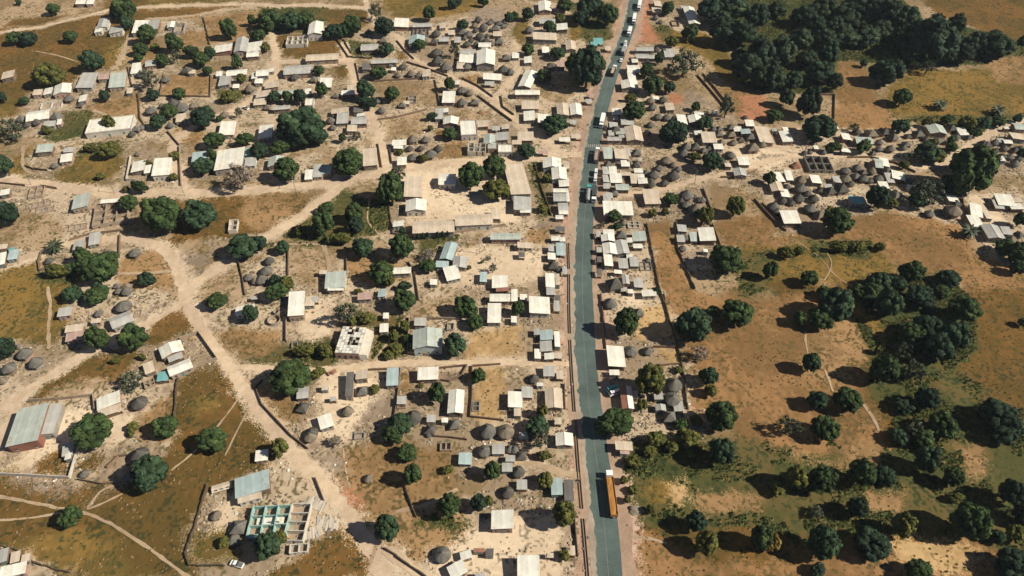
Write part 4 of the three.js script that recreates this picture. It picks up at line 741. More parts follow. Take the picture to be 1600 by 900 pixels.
survey(0, 0, `
@ in the huts right of the white lorry
hr 1140 690 120 0; hr 1110 775 140 0; hs 530 765 100; hs 1220 290 90; hs 1255 695 100 1; Bm 340 800 150 110; Gm 320 520 130 70; Gm 230 440 110 70; hr 600 190 60; hs 210 745 90 1; Gt 250 350 60 40; hr 470 640 70 1
`, 8, 930, 140);
survey(0, 0, `
@ below the narrow walled lane, right
hr 135 595 110 1; hs 625 605 125; hr 738 582 110 2; hr 370 572 90 2; hr 310 705 90 2; hs 90 520 80; hr 520 250 70 1; hr 60 640 90; Gm 880 420 60 40; hr 1260 700 80 1; hr 1330 690 70
`, 8, 1100, 150);
survey(0, 0, `
@ in the dense huts, top centre
hs 665 220 120; hr 1030 362 95 2; hs 310 345 105; hr 905 318 85; hr 770 332 80; hs 205 335 90 2; hr 1000 110 85; hr 825 205 80; hs 1130 115 95; hr 930 195 80 1; hr 690 300 70; Bm 1100 260 110 50; hr 420 300 70 1; hr 150 240 80; hr 970 270 70; Gm 940 430 90 34; hr 1190 150 70
`, 8, 640, 20);
survey(0, 0, `
@ right of the giant dark tree, far right
hs 1245 268 90; hr 1330 330 70 1; hr 1400 380 80; hs 1520 320 80 1; Gm 1380 240 60 40; hr 1560 400 80; hr 1330 420 70
`, 6.15, 1340, 180);
survey(0, 0, `
@ in the round huts right of the lorries
hr 690 340 90 1; hr 640 300 90; hr 700 400 90 1; hr 980 210 90 2; hs 530 220 80; hr 800 260 70; Gm 180 600 80 70; hr 1300 640 90 1; hr 1160 700 80 1; Gt 150 470 90 40; Gt 560 150 50 40; hr 1240 600 70 1; hr 540 210 60
`, 8, 930, 230);

// ---------------------------------------------------------------- the torn-roofed concrete hall, built by hand
{
  region = 'at the lane bend';
  const { p, turn, width, depth } = footprint(548, 531, 37, 41, 17, 4), g = group('roofless_hall'), x = width / 2, z = depth / 2, h = 4;
  g.position.set(p.x, 0, p.z); g.rotation.y = turn;
  part(g, 'wall', new Soup().box(-x, -x + 0.3, 0, h, -z, z).box(x - 0.3, x, 0, h, -z, z).box(-x + 0.303, x - 0.303, 0, h, -z, -z + 0.3).box(-x + 0.303, x - 0.303, 0, h, z - 0.3, z).geo(), WALL.p);
  part(g, 'inner_wall', new Soup().box(-0.12, 0.12, 0, h - 0.5, -z + 0.303, z - 0.303).box(-x + 0.303, -0.123, 0, h - 0.5, 0, 0.24).geo(), WALL.g);
  const n = 9, r = (a, b) => part(g, 'roof_sheet', a, b);
  for (let j = 0; j < 10; j++) for (let i = 0; i < 7; i++) {
    const hole = (j < 3 && i > 1 && i < 5 && (i + j) % 3) || (j > 3 && j < 7 && i > 2 && i < 6 && (i * 3 + j) % 4); if (hole) continue;
    const a = -x + 2 * x * i / 7 + 0.05, b = -x + 2 * x * (i + 1) / 7 - 0.05, c = -z + 2 * z * j / 10 + 0.04, d = -z + 2 * z * (j + 1) / 10 - 0.04, t = rr(0.02, 0.16);
    r(new Soup().box(a, b, h + t, h + t + 0.05, c, d).geo(), (i + j * 3) % 4 ? ROOF.W : ROOF.G);
  }
  for (let j = 1; j < 10; j += 2) part(g, 'rafter', new Soup().box(-x + 0.31, x - 0.31, h - 0.16, h + 0.012, -z + 2 * z * j / 10 - 0.06, -z + 2 * z * j / 10 + 0.06).geo(), WOOD);
  for (let i = 0; i < 4; i++) part(g, i === 1 ? 'door' : 'window', new Soup().box(-x + 1.2 + i * width * 0.24, -x + 2.3 + i * width * 0.24, i === 1 ? 0.02 : 1.1, 2.3, z - 0.06, z + 0.03).geo(), DARK);
  const wing = new Soup().prism([[x + 0.003, z], [x + 3, z - 0.6], [x + 3, -z + 1], [x + 0.003, -z]], () => 0, (X) => 3.6 - 0.25 * (X - x));
  part(g, 'side_room', wing.geo(), WALL.w);
  fix(g, 'concrete hall with torn sheet roof and holes showing rooms below', 'building');
}
// ring of concrete at the well
for (const [X, Y, w] of [[428.7, 502.5, 20], [432.5, 490, 9]]) {
  const p = at(X, Y), r = w / 2 / scaleAt(p), g = group('well_ring'); g.position.copy(p);
  part(g, 'ring_wall', new THREE.LatheGeometry([[r - 0.3, 0], [r - 0.3, 1.5], [r, 1.5], [r, 0]].map(([a, b]) => new THREE.Vector2(a, b)), 36), WALL.s);
  part(g, 'stone_sill', new THREE.LatheGeometry([[r + 0.003, 0], [r + 0.003, 0.4], [r + 0.3, 0.3], [r + 0.3, 0]].map(([a, b]) => new THREE.Vector2(a, b)), 36), WALL.g);
  fix(g, w > 10 ? 'large open round wall ring in the compound of the long white house' : 'small open well ring just above the large round wall', 'well');
}
// scrap roof sheets and rubble lying right of the turquoise shell
for (let k = 0; k < 3; k++) {
  const p = at([494, 512, 486][k], [790, 818, 835][k]), g = group('sheet_pile'); g.position.copy(p); g.rotation.y = -0.3 + k * 0.3;
  for (let i = 0; i < 9; i++) { const m = part(g, 'roof_sheet', new THREE.BoxGeometry(0.85, 0.04, 4.2), i % 3 ? ROOF.B : ROOF.G); m.position.set(-3.4 + i * 0.86, 0.12 + 0.1 * (i % 2) + rr(0, 0.15), rr(-0.8, 0.8)); m.rotation.set(rr(-0.03, 0.03), rr(-0.15, 0.15), rr(-0.1, 0.1)); }
  fix(g, ['pile of loose roof sheets beside the dirt road bend', 'fan of loose roof sheets at the right end of the ruin', 'loose roof sheets lying close to the roofless pale rooms'][k], 'roof sheets');
}
function mound(X, Y, w, h, m, label) {
  const p = at(X, Y), r = w / 2 / scaleAt(p), g2 = new THREE.SphereGeometry(1, 28, 14, 0, 6.2832, 0, 1.5708), q = g2.attributes.position;
  for (let i = 0; i < q.count; i++) { const x = q.getX(i), y = q.getY(i), z = q.getZ(i), n = 0.75 + 0.5 * noise(x * 2 + X, z * 2 + 4); q.setXYZ(i, x * r * n, Math.pow(Math.max(0, y), 1.4) * h * n, z * r * 0.7 * n); }
  g2.computeVertexNormals(); const o = new THREE.Mesh(g2, m); o.name = numbered('earth_mound'); o.position.copy(p); o.castShadow = o.receiveShadow = true; scene.add(o); fix(o, label, 'earth mound');
}
const EARTH = mat(C(0.36, 0.20, 0.125), TX.sand, 1), GREYEARTH = mat(C(0.34, 0.30, 0.24), TX.sand, 1);
mound(1243, 261, 22, 2.4, EARTH, 'reddish earth heap beside the grey walls of the eastern huts');
mound(356, 403 - 0, 12, 1.2, GREYEARTH, 'low grey heap left of the fork of tracks');
mound(993, 798, 24, 1.3, GREYEARTH, 'grey rubble heap right of the orange lorry');
mound(752, 177, 12, 1.2, EARTH, 'reddish heap near the diagonal lane, upper middle');

// ---------------------------------------------------------------- walls and fences
const FENCE = { p: [WALL.w, 1.7, 0.25, 'plastered_wall', 'pale wall'], m: [WALL.b, 1.3, 0.3, 'mud_wall', 'brown mud wall'], s: [STRAW, 1.3, 0.4, 'straw_fence', 'dark straw fence'], g: [WALL.s, 1.7, 0.25, 'plastered_wall', 'sandy wall'] };
function fence(kind, line, where) {
  const [m, h, t, name, word] = FENCE[kind], pts = pairs(line).map(([a, b]) => at(a, b)), g = group(name); g.position.copy(pts[0]);
  const loose = kind === 's';
  pts.slice(1).forEach((b, i) => {
    const a = pts[i], d = b.clone().sub(a), len = d.length(), n = Math.max(1, Math.round(len / (loose ? 3 : 7)));
    for (let k = 0; k < n; k++) {
      const o = new Soup(), H = h * rr(loose ? 0.7 : 0.92, 1.06); o.o = rr(0, 9); const L = len / n, w = loose ? rr(0.03, 0.14) : 0.0;
      o.box(-L / 2 - w, L / 2 + w, 0, H, -t / 2, t / 2);
      const q = part(g, loose ? 'fence_panel' : 'wall_section', o.geo(), m); q.position.copy(a).addScaledVector(d, (k + 0.5) / n).sub(pts[0]); q.rotation.y = -Math.atan2(d.z, d.x) + (loose ? rr(-0.08, 0.08) : 0); if (loose) { q.position.x += rr(-0.15, 0.15); q.position.z += rr(-0.2, 0.2); }
    }
  });
  const mid = pts[Math.floor(pts.length / 2)];
  register(g, word, '', where, kind === 's' ? 'fence' : 'wall', 'walls and fences between the compounds', ...seen(mid));
}
for (const [k, l, w] of [
  ['s', '607 316, 614 366', 'left of the school'], ['g', '613 366, 640 371, 700 366, 790 353', 'along the south side of the school'], ['s', '836 259, 848 300, 862 337', 'right of the school'], ['m', '638 410, 648 425, 655 470', 'between the plots south of the school'],
  ['m', '542 386, 542 428', 'beside the bare plots left of the school'], ['m', '451 389, 451 431', 'beside the three grey huts'], ['m', '373 407, 379 432, 384 462', 'at the plot right of the fork of tracks'],
  ['p', '205 246, 198 283, 214 283', 'around the two white roofs, left'], ['g', '281 230, 284 291', 'right of the two white roofs'], ['m', '262 206, 281 228', 'up the lane from the two white roofs'], ['s', '40 260, 54 265, 75 267', 'under the small compound at the left edge'], ['m', '0 287, 40 291', 'along the street at the left edge'], ['g', '65 292, 90 296', 'at the roofless walls by the street'],
  ['m', '110 376, 140 367, 190 361', 'under the roofless grid of rooms'], ['m', '188 368, 187 403', 'in the stone-fenced compound'], ['m', '66 394, 61 410, 63 424, 76 421', 'around the palm enclosure'],
  ['g', '282 531, 311 521, 340 562, 310 571, 275 589, 232 602', 'around the compound left of the main dirt road'], ['s', '278 590, 276 620, 272 656', 'dividing the brown meadow'], ['p', '0 742, 110 748, 123 703', 'under the big warehouse'], ['g', '46 628, 100 624, 147 619, 150 642', 'above the big warehouse'], ['m', '122 750, 160 757, 190 754', 'below the large oval hut'], ['m', '168 732, 186 714, 200 712', 'left of the large oval hut'],
  ['s', '325 758, 306 820, 291 865, 297 884, 350 884', 'around the turquoise ruin'], ['s', '0 852, 30 862, 55 881, 110 896', 'at the lower left corner'], ['m', '400 606, 410 633, 440 665, 455 681, 482 702', 'right of the main dirt road'], ['s', '410 594, 400 606', 'by the large round tree'], ['g', '448 500, 448 534', 'left of the long white house'], ['m', '493 747, 507 783', 'at the bend beside the roof sheets'],
  ['m', '575 579, 626 577, 622 618, 617 652', 'around the three long houses'], ['m', '687 576, 730 572, 721 588, 702 597, 688 595', 'around the grey yard'], ['m', '738 573, 782 570', 'above the straw yard'], ['m', '738 573, 738 620, 735 652, 787 658', 'left of the straw yard'], ['m', '671 682, 700 684, 730 688', 'under the huts of the middle'],
  ['s', '1057 347, 1059 390, 1075 428, 1085 452', 'left of the white brown-walled house'], ['m', '1113 351, 1126 386', 'right of the white brown-walled house'], ['m', '1098 295, 1112 331', 'right of the small hut compound'], ['s', '938 460, 945 520, 946 545', 'along the right verge of the road'], ['s', '1037 460, 1045 500, 1060 545, 1068 585, 1074 640', 'at the edge of the right dry field'], ['m', '1020 543, 1060 544', 'above the orange plot'], ['m', '1032 572, 1061 569', 'under the orange plot'], ['s', '1010 350, 1020 400, 1030 450, 1039 480', 'along the stubble strip right of the houses'],
  ['m', '1178 312, 1205 342, 1228 362', 'left of the brown-walled house in the eastern huts'], ['m', '1190 318, 1215 345', 'close to the brown-walled house in the eastern huts'], ['m', '1280 149, 1304 149, 1303 186', 'left of the orange stubble field'], ['m', '1089 118, 1110 142, 1134 171', 'left of the narrow walled lane'], ['m', '1098 116, 1118 140, 1140 168', 'right of the narrow walled lane'],
  ['s', '527 63, 545 90, 582 92', 'below the white tall house'], ['s', '537 62, 549 84', 'beside the lane below the white tall house'], ['m', '680 125, 687 163', 'right of the square fallow field'], ['m', '585 128, 635 125, 680 123', 'above the square fallow field'], ['m', '556 99, 562 127', 'left of the fenced compound, top'], ['s', '318 28, 323 48, 328 70', 'right of the small ploughed field'], ['s', '216 146, 219 185, 228 200', 'left of the upper left hut cluster'], ['m', '200 105, 207 136', 'right of the parallel barns'], ['m', '257 117, 250 151, 329 152, 330 118', 'around the dry hedged field'],
  ['m', '591 225, 597 262', 'left of the straight lane'], ['m', '608 226, 613 256', 'right of the straight lane'], ['m', '620 64, 633 80, 647 93', 'along the upper diagonal lane'], ['m', '635 98, 665 107, 700 120', 'under the upper diagonal lane'], ['m', '722 123, 748 136, 770 152', 'right of the diagonal lane'], ['m', '746 150, 775 172, 800 190', 'left of the diagonal lane'], ['m', '783 150, 786 168, 803 180', 'right end of the diagonal lane'], ['m', '590 188, 620 184, 668 172', 'above the lower fallow field'],
  ['g', '665 499, 718 500', 'above the large pale gabled hall'], ['g', '640 497, 637 553, 670 556', 'left of the large pale gabled hall'], ['s', '633 761, 642 785, 650 809', 'in the brown plot below the huts'], ['s', '601 856, 640 884, 668 902', 'at the bottom left of the sandy yard'], ['m', '1323 247, 1360 247, 1400 256, 1430 270', 'along the eastern village track'], ['m', '1125 278, 1160 278, 1183 266', 'around the pale hut enclosure by the east track'], ['g', '832 358, 862 350', 'below the shop row hedge'], ['m', '800 700, 850 722', 'left of the road near the bottom'], ['m', '897 800, 903 870', 'along the drain near the bottom'], ['m', '882 600, 883 640', 'beside the beige corrugated house'], ['m', '1340 310, 1345 330', 'under the teal roof of the eastern huts'], ['m', '1503 310, 1508 345', 'left of the sandy yard at the right edge'],
]) fence(k, l, w);

// ---------------------------------------------------------------- the open drain along the road
{
  const cv = curve('888 380, 889.5 430, 889.5 470, 891.5 540, 895 600, 899.5 660, 903.5 720, 908 775, 913 830, 918 890, 921 930'), g = group('drain');
  const n = 46;
  for (let i = 0; i < n; i++) {
    if (i % 11 === 5) continue;
    const a = cv.getPointAt(i / n), b = cv.getPointAt((i + 1) / n), d = b.clone().sub(a), L = d.length();
    for (const s of [-0.42, 0.42]) { const m = part(g, 'kerb_wall', new THREE.BoxGeometry(0.18, 0.5, L - 0.02), WALL.s); m.position.copy(a).addScaledVector(d, 0.5).add(V(s, 0.25, 0)); m.rotation.y = Math.atan2(d.x, d.z); }
    const f = part(g, 'drain_bed', new THREE.BoxGeometry(0.64, 0.06, L), WALL.b); f.position.copy(a).addScaledVector(d, 0.5).add(V(0, 0.045, 0)); f.rotation.y = Math.atan2(d.x, d.z);
  }
  fix(g, 'open concrete drain along the left verge of the asphalt road', 'drain');
}

// ---------------------------------------------------------------- vehicles
const PAINT = { white: mat(C(0.72, 0.71, 0.68), null, 0.35), orange: mat(C(0.50, 0.22, 0.04), TX.wall, 0.6), pink: mat(C(0.42, 0.29, 0.26), TX.wall, 0.7), teal: mat(C(0.05, 0.32, 0.29), null, 0.35), dark: mat(C(0.06, 0.075, 0.075), TX.wall, 0.6), grey: mat(C(0.36, 0.38, 0.37), TX.wall, 0.5) };
const GLASS = mat(C(0.025, 0.03, 0.035), null, 0.12), RUBBER = mat(C(0.025, 0.025, 0.025), null, 0.9), STEEL = mat(C(0.12, 0.12, 0.12), null, 0.6);
const bev = (w, h, d, r = 0.12) => { const s = new THREE.Shape(); s.moveTo(-w / 2 + r, -h / 2); s.lineTo(w / 2 - r, -h / 2); s.lineTo(w / 2, -h / 2 + r); s.lineTo(w / 2, h / 2 - r); s.lineTo(w / 2 - r, h / 2); s.lineTo(-w / 2 + r, h / 2); s.lineTo(-w / 2, h / 2 - r); s.lineTo(-w / 2, -h / 2 + r); return new THREE.ExtrudeGeometry(s, { depth: d - 0.16, bevelEnabled: true, bevelSize: 0.08, bevelThickness: 0.08, bevelSegments: 2, bevelOffset: -0.08 }).translate(0, 0, -d / 2 + 0.08); };
function wheels(g, list, r, half) { const w = new THREE.CylinderGeometry(r, r, 0.32, 14).rotateZ(Math.PI / 2), hub = new THREE.CylinderGeometry(r * 0.5, r * 0.5, 0.34, 10).rotateZ(Math.PI / 2); for (const z of list) for (const s of [-1, 1]) { const m = part(g, 'wheel', w, RUBBER); m.position.set(s * half, r, z); part(m, 'rim', hub, PAINT.grey); } }
// front of every vehicle looks along -z at turn 0
function lorry(X, Y, turn, len, cab, body, load, label) {
  const p = at(X, Y, 2), g = group('lorry'); g.position.set(p.x, 0.036, p.z); g.rotation.y = turn;
  const f = -len / 2, c = part(g, 'cab', bev(2.4, 2.3, 2.1), PAINT[cab]); c.position.set(0, 1.85, f + 1.1);
  part(c, 'windscreen', new THREE.BoxGeometry(2.1, 0.85, 0.06), GLASS).position.set(0, 0.5, -1.06); for (const s of [-1, 1]) part(c, 'side_window', new THREE.BoxGeometry(0.05, 0.7, 0.9), GLASS).position.set(s * 1.2, 0.5, -0.4);
  part(g, 'bumper', new THREE.BoxGeometry(2.4, 0.4, 0.25), STEEL).position.set(0, 0.62, f + 0.03); part(g, 'chassis', new THREE.BoxGeometry(1.0, 0.3, len - 0.6), STEEL).position.set(0, 0.85, 0.2);
  for (const s of [-0.8, 0.8]) part(g, 'headlight', new THREE.BoxGeometry(0.35, 0.2, 0.06), PAINT.grey).position.set(s, 0.95, f + 0.02);
  const bl = len - 3, bz = f + 2.7 + bl / 2;
  if (load === 'box') { part(g, 'cargo_box', bev(2.5, 2.5, bl, 0.06), PAINT[body]).position.set(0, 2.35, bz); part(g, 'rear_door', new THREE.BoxGeometry(2.3, 2.3, 0.05), PAINT.grey).position.set(0, 2.35, bz + bl / 2 + 0.03); }
  else if (load === 'tank') { part(g, 'tank', new THREE.CapsuleGeometry(1.15, bl - 2.4, 6, 20).rotateX(Math.PI / 2), PAINT[body]).position.set(0, 2.25, bz); for (let i = 0; i < 3; i++) part(g, 'hatch', new THREE.CylinderGeometry(0.3, 0.3, 0.2, 12), PAINT.grey).position.set(0, 3.42, bz - bl * 0.28 + i * bl * 0.28); }
  else {                                                  // open tipper: four boards round a bed, loaded low
    part(g, 'bed', new THREE.BoxGeometry(2.45, 0.2, bl), STEEL).position.set(0, 1.3, bz);
    for (const s of [-1, 1]) part(g, 'side_board', new THREE.BoxGeometry(0.12, 1.7, bl), PAINT[body]).position.set(s * 1.2, 2.253, bz);
    for (const s of [-1, 1]) part(g, 'end_board', new THREE.BoxGeometry(2.28, 1.5, 0.12), PAINT[body]).position.set(0, 2.153, bz + s * (bl / 2 - 0.06));
    const q = new THREE.PlaneGeometry(2.2, bl - 0.3, 6, 20).rotateX(-Math.PI / 2), a = q.attributes.position; for (let i = 0; i < a.count; i++) a.setY(i, 0.35 * noise(a.getX(i) * 1.3 + X, a.getZ(i) * 0.6)); q.computeVertexNormals(); part(g, 'load', q, load === 'tarp' ? PAINT[body] : SANDM).position.set(0, 2.55, bz);
    for (let i = 0; i < 5; i++) for (const s of [-1, 1]) part(g, 'stake', new THREE.BoxGeometry(0.06, 1.8, 0.14), STEEL).position.set(s * 1.3, 2.25, bz - bl / 2 + 0.6 + i * (bl - 1.2) / 4);
  }
  wheels(g, [f + 1.2, f + 3.6, len / 2 - 1, len / 2 - 2.3].concat(len > 12 ? [len / 2 - 3.6] : []), 0.52, 1.08);
  fix(g, label, 'lorry');
}
const roadTurn = (y) => { let best = 0, bd = 1e9; for (let i = 0; i <= 300; i++) { const d = Math.abs(seen(roadCv.getPointAt(i / 300))[1] - y); if (d < bd) { bd = d; best = i / 300; } } const t = roadCv.getTangentAt(best); return Math.atan2(t.x, t.z); };
// the line of the road is given from far to near, so its tangent looks towards the viewer
lorry(955.5, 771, roadTurn(771), 17.5, 'white', 'orange', 'tarp', 'long orange open trailer lorry with white cab on the lower road');
lorry(919, 302, roadTurn(302), 13, 'teal', 'grey', 'tank', 'grey tanker lorry with teal cab in the middle of the road');
lorry(928.5, 303, roadTurn(303) + Math.PI, 11.5, 'white', 'dark', 'box', 'dark box lorry with white cab facing the viewer beside the tanker');
lorry(932.5, 242, roadTurn(242), 13, 'white', 'pink', 'tarp', 'long pinkish-brown trailer parked above the white minibuses');
lorry(941, 188, roadTurn(188) + Math.PI, 13, 'white', 'white', 'box', 'white articulated lorry alone on the upper road');
lorry(999, 8, roadTurn(8) + Math.PI, 14, 'white', 'white', 'box', 'white box lorry cut by the top edge of the picture');
lorry(991, 29, roadTurn(29) + Math.PI, 14, 'white', 'white', 'box', 'white box lorry second in the queue from the top');
lorry(983.5, 49, roadTurn(49) + Math.PI, 11, 'white', 'white', 'box', 'short white box lorry third in the queue from the top');
lorry(975, 78, roadTurn(78), 12, 'white', 'grey', 'box', 'pale grey lorry fourth in the queue from the top');
lorry(958.5, 110, roadTurn(110), 12, 'white', 'dark', 'tipper', 'dark lorry with white cab beside the huge roadside tree');
function car(X, Y, turn, kind, paint, label, cat) {
  const p = at(X, Y, 1), g = group(kind === 'van' ? 'minibus' : kind === 'pickup' ? 'pickup_truck' : 'parked_car'); g.position.set(p.x, 0.036, p.z); g.rotation.y = turn;
  const L = kind === 'van' ? 5.2 : 4.5, h = kind === 'van' ? 2.1 : 1.45;
  part(g, 'body', bev(1.8, kind === 'van' ? 1.5 : 0.75, L, 0.16), PAINT[paint]).position.set(0, kind === 'van' ? 1.15 : 0.72, 0);
  const cl = kind === 'van' ? 4.3 : kind === 'pickup' ? 1.6 : 2.4, cz = kind === 'van' ? 0.3 : kind === 'pickup' ? -0.4 : 0.15, s = new THREE.Shape(); s.moveTo(-cl / 2, 0); s.lineTo(cl / 2, 0); s.lineTo(cl / 2 - 0.35, 0.62); s.lineTo(-cl / 2 + 0.25, 0.62);
  const base = kind === 'van' ? 1.85 : 1.06; part(g, 'cabin', new THREE.ExtrudeGeometry(s, { depth: 1.55, bevelEnabled: true, bevelSize: 0.05, bevelThickness: 0.05, bevelSegments: 1 }).translate(0, 0, -0.775).rotateY(Math.PI / 2), GLASS).position.set(0, base, cz);
  part(g, 'roof', bev(1.5, 0.1, cl - 0.6, 0.03), PAINT[paint]).position.set(0, base + 0.69, cz - 0.05);
  if (kind === 'van') for (let i = 0; i < 3; i++) part(g, 'rack_bar', new THREE.BoxGeometry(1.6, 0.06, 0.08), STEEL).position.set(0, base + 0.79, -1 + i * 1.1);
  if (kind === 'pickup') part(g, 'cargo_bed', new THREE.BoxGeometry(1.5, 0.04, 1.7), STEEL).position.set(0, 1.12, 1.3);
  for (const q of [-0.6, 0.6]) { part(g, 'headlight', new THREE.BoxGeometry(0.3, 0.16, 0.05), PAINT.grey).position.set(q, 0.8, -L / 2 - 0.005); }
  wheels(g, [-L / 2 + 0.9, L / 2 - 0.9], 0.33, 0.82); fix(g, label, cat);
}
car(931, 270, roadTurn(270) + Math.PI, 'van', 'white', 'white minibus behind the pinkish trailer, upper of two', 'minibus'); car(930, 280, roadTurn(280) + Math.PI, 'van', 'white', 'white minibus in front of the dark lorry, lower of two', 'minibus');
car(970.5, 94, roadTurn(94) + Math.PI, 'car', 'white', 'small white car parked beside the upper road below the queue', 'car'); car(977, 68, roadTurn(68) + Math.PI, 'van', 'white', 'white minibus between two lorries of the top queue', 'minibus');
car(384, 168, 1.0, 'pickup', 'white', 'white pickup parked on the lane in the upper left', 'pickup truck'); car(370, 881, 1.3, 'pickup', 'white', 'old white pickup left below the turquoise ruin', 'pickup truck');
car(956, 608, -1.2, 'van', 'teal', 'teal and white minibus parked beside the rust and white gable', 'minibus'); car(961, 614, -1.2, 'van', 'white', 'white minibus parked close to the teal one', 'minibus');
// motorcycles standing at the verge
for (const [X, Y, a, label] of [[922.5, 428, 1.5, 'dark motorcycle on the right edge of the road near the dark pyramid hut'], [919, 196, 0.2, 'dark motorcycle at the left road edge opposite the white lorry'], [904, 752, 1.2, 'dark motorcycle on the left verge by the drain']]) {
  const p = at(X, Y), g = group('motorcycle'); g.position.set(p.x, 0.05, p.z); g.rotation.y = a;
  for (const z of [-0.65, 0.65]) part(g, 'wheel', new THREE.TorusGeometry(0.28, 0.07, 6, 16).rotateY(Math.PI / 2), RUBBER).position.set(0, 0.34, z);
  part(g, 'frame', mergeGeometries([limb(V(0, 0.34, 0.65), V(0, 0.6, 0), 0.05, 0.05), limb(V(0, 0.34, -0.65), V(0, 0.95, -0.4), 0.05, 0.05), limb(V(0, 0.45, 0), V(0, 0.85, -0.42), 0.08, 0.06)]), STEEL);
  part(g, 'tank', new THREE.CapsuleGeometry(0.17, 0.3, 4, 10).rotateX(Math.PI / 2).translate(0, 0.82, -0.15), PAINT.dark); part(g, 'seat', new THREE.CapsuleGeometry(0.13, 0.45, 4, 8).rotateX(Math.PI / 2).translate(0, 0.8, 0.4), RUBBER); part(g, 'handlebar', limb(V(-0.38, 1.02, -0.38), V(0.38, 1.02, -0.38), 0.025, 0.025), STEEL);
  fix(g, label, 'motorcycle');
}
// power poles
for (const [X, Y, label] of [[49, 289, 'leaning wooden pole by the street at the left edge'], [179, 302, 'thin wooden pole in the street left of the giant roots tree'], [289, 306, 'thin wooden pole below the two white roofs compound'], [462, 297, 'thin wooden pole by the loop of dry grass'], [749, 396, 'lamp pole in the sandy yard south of the school'], [1154, 296, 'thin pole beside the east track fork'], [1256, 240, 'thin pole by the eastern sandy square'], [1085, 287, 'thin pole beside the east track near the road'], [1296, 303, 'leaning pole among the crowded eastern huts'], [887, 262, 'thin pole left of the road near the zebra crossing']]) {
  const p = at(X, Y), g = group('power_pole'); g.position.copy(p); g.rotation.y = X * 0.01;
  part(g, 'mast', limb(V(0, 0, 0), V(0.15, 8.6, 0), 0.16, 0.1, 8), GREYWOOD); part(g, 'cross_arm', new THREE.BoxGeometry(2.2, 0.14, 0.14).translate(0.15, 8.2, 0), GREYWOOD);
  for (const s of [-0.9, 0, 0.9]) part(g, 'insulator', new THREE.CylinderGeometry(0.06, 0.08, 0.3, 8).translate(0.15 + s, 8.43, 0), WALL.w);
  fix(g, label, 'pole', 'power poles');
}
// the row of small pointed trees before the long school block
for (let i = 0; i < 6; i++) {
  const p = at(400 + [1015, 1045, 1076, 1137, 1168, 1200][i] / 4, 225 + [600, 597, 594, 590, 587, 584][i] / 4), g = group('cypress'); g.position.copy(p);
  part(g, 'trunk', limb(V(0, 0, 0), V(0, 1, 0), 0.12, 0.1), BARK); const c = part(g, 'crown', CROWN.t[i % 5], LEAF.k); c.scale.set(0.85, 2.1, 0.85); c.position.y = 2.5; c.rotation.y = i;
  register(g, 'pointed tree before the long school block', 'small dark', '', 'tree', 'row of pointed trees', ...seen(p));
}

const lived = new Map();                                  // litter lies where people live: round houses and huts
for (const t of things) if (/house|hut|stall/.test(t.o.userData.category)) { const k = Math.round(t.o.position.x / 8) + ',' + Math.round(t.o.position.z / 8); lived.set(k, (lived.get(k) || 0) + 1); }
const near = (x, z) => { let s = 0; const i = Math.round(x / 8), j = Math.round(z / 8); for (let a = -1; a < 2; a++) for (let b = -1; b < 2; b++) s += lived.get((i + a) + ',' + (j + b)) || 0; return Math.min(1, s * 0.3); };
// ground sheet with its soils
function groundTexture(x0, x1, z0, z1, w, h) {            // z0 far, z1 near; row 0 of the texture is z0
  const d = new Uint8Array(w * h * 4), lin = new Uint8Array(4096);
  for (let i = 0; i < 4096; i++) { const v = i / 4095; lin[i] = Math.round(255 * (v <= 0.0031308 ? 12.92 * v : 1.055 * Math.pow(v, 1 / 2.4) - 0.055)); }
  for (let j = 0; j < h; j++) for (let i = 0; i < w; i++) {
    const x = x0 + (x1 - x0) * (i + 0.5) / w, z = z0 + (z1 - z0) * (j + 0.5) / h, g = NT[(i * 131 + j * 7919 + ((i * j) >> 3)) & 65535], g2 = NT[(i * 977 + j * 331 + 77) & 65535];
    const n1 = fbm(x / 13, z / 13, 4), n2 = fbm(x / 13 + 40, z / 13 + 90, 4), n3 = noise(x / 1.7, z / 1.7), n4 = noise(x / 1.7 + 60, z / 1.7 + 31);
    const wx = x + (n1 - 0.5) * 9 + (n3 - 0.5) * 2.6 + (g - 0.5) * 4.2, wz = z + (n2 - 0.5) * 9 + (n4 - 0.5) * 2.6 + (g2 - 0.5) * 4.2, k0 = soilAt(wx, wz), s = SOIL[k0 === 0 && near(x + (n1 - 0.5) * 26, z + (n2 - 0.5) * 26) < 0.2 ? 14 : k0];
    const m = sstep(0.36, 0.64, fbm(x / 21 + 3, z / 21 + 11, 4) * 0.75 + n3 * 0.25);
    const tuft = noise(x / 0.9 + 11, z / 0.9 + 57) * 0.6 + fbm(x / 5 + 70, z / 5 + 20, 2) * 0.4, q = sstep(0.66 - s[2][0] * 0.35, 0.78 - s[2][0] * 0.3, tuft);
    const gr = 0.86 + 0.28 * (0.55 * n4 + 0.45 * g), k = (j * w + i) * 4;
    for (let c = 0; c < 3; c++) { let v = s[0][c] + (s[1][c] - s[0][c]) * m; v = (v + (s[2][1][c] - v) * q) * gr; d[k + c] = lin[Math.max(0, Math.min(4095, Math.round(v * 4095)))]; }
    d[k + 3] = 255;
  }
  const t = new THREE.DataTexture(d, w, h); t.magFilter = THREE.LinearFilter; t.colorSpace = THREE.SRGBColorSpace; t.needsUpdate = true; return t;
}
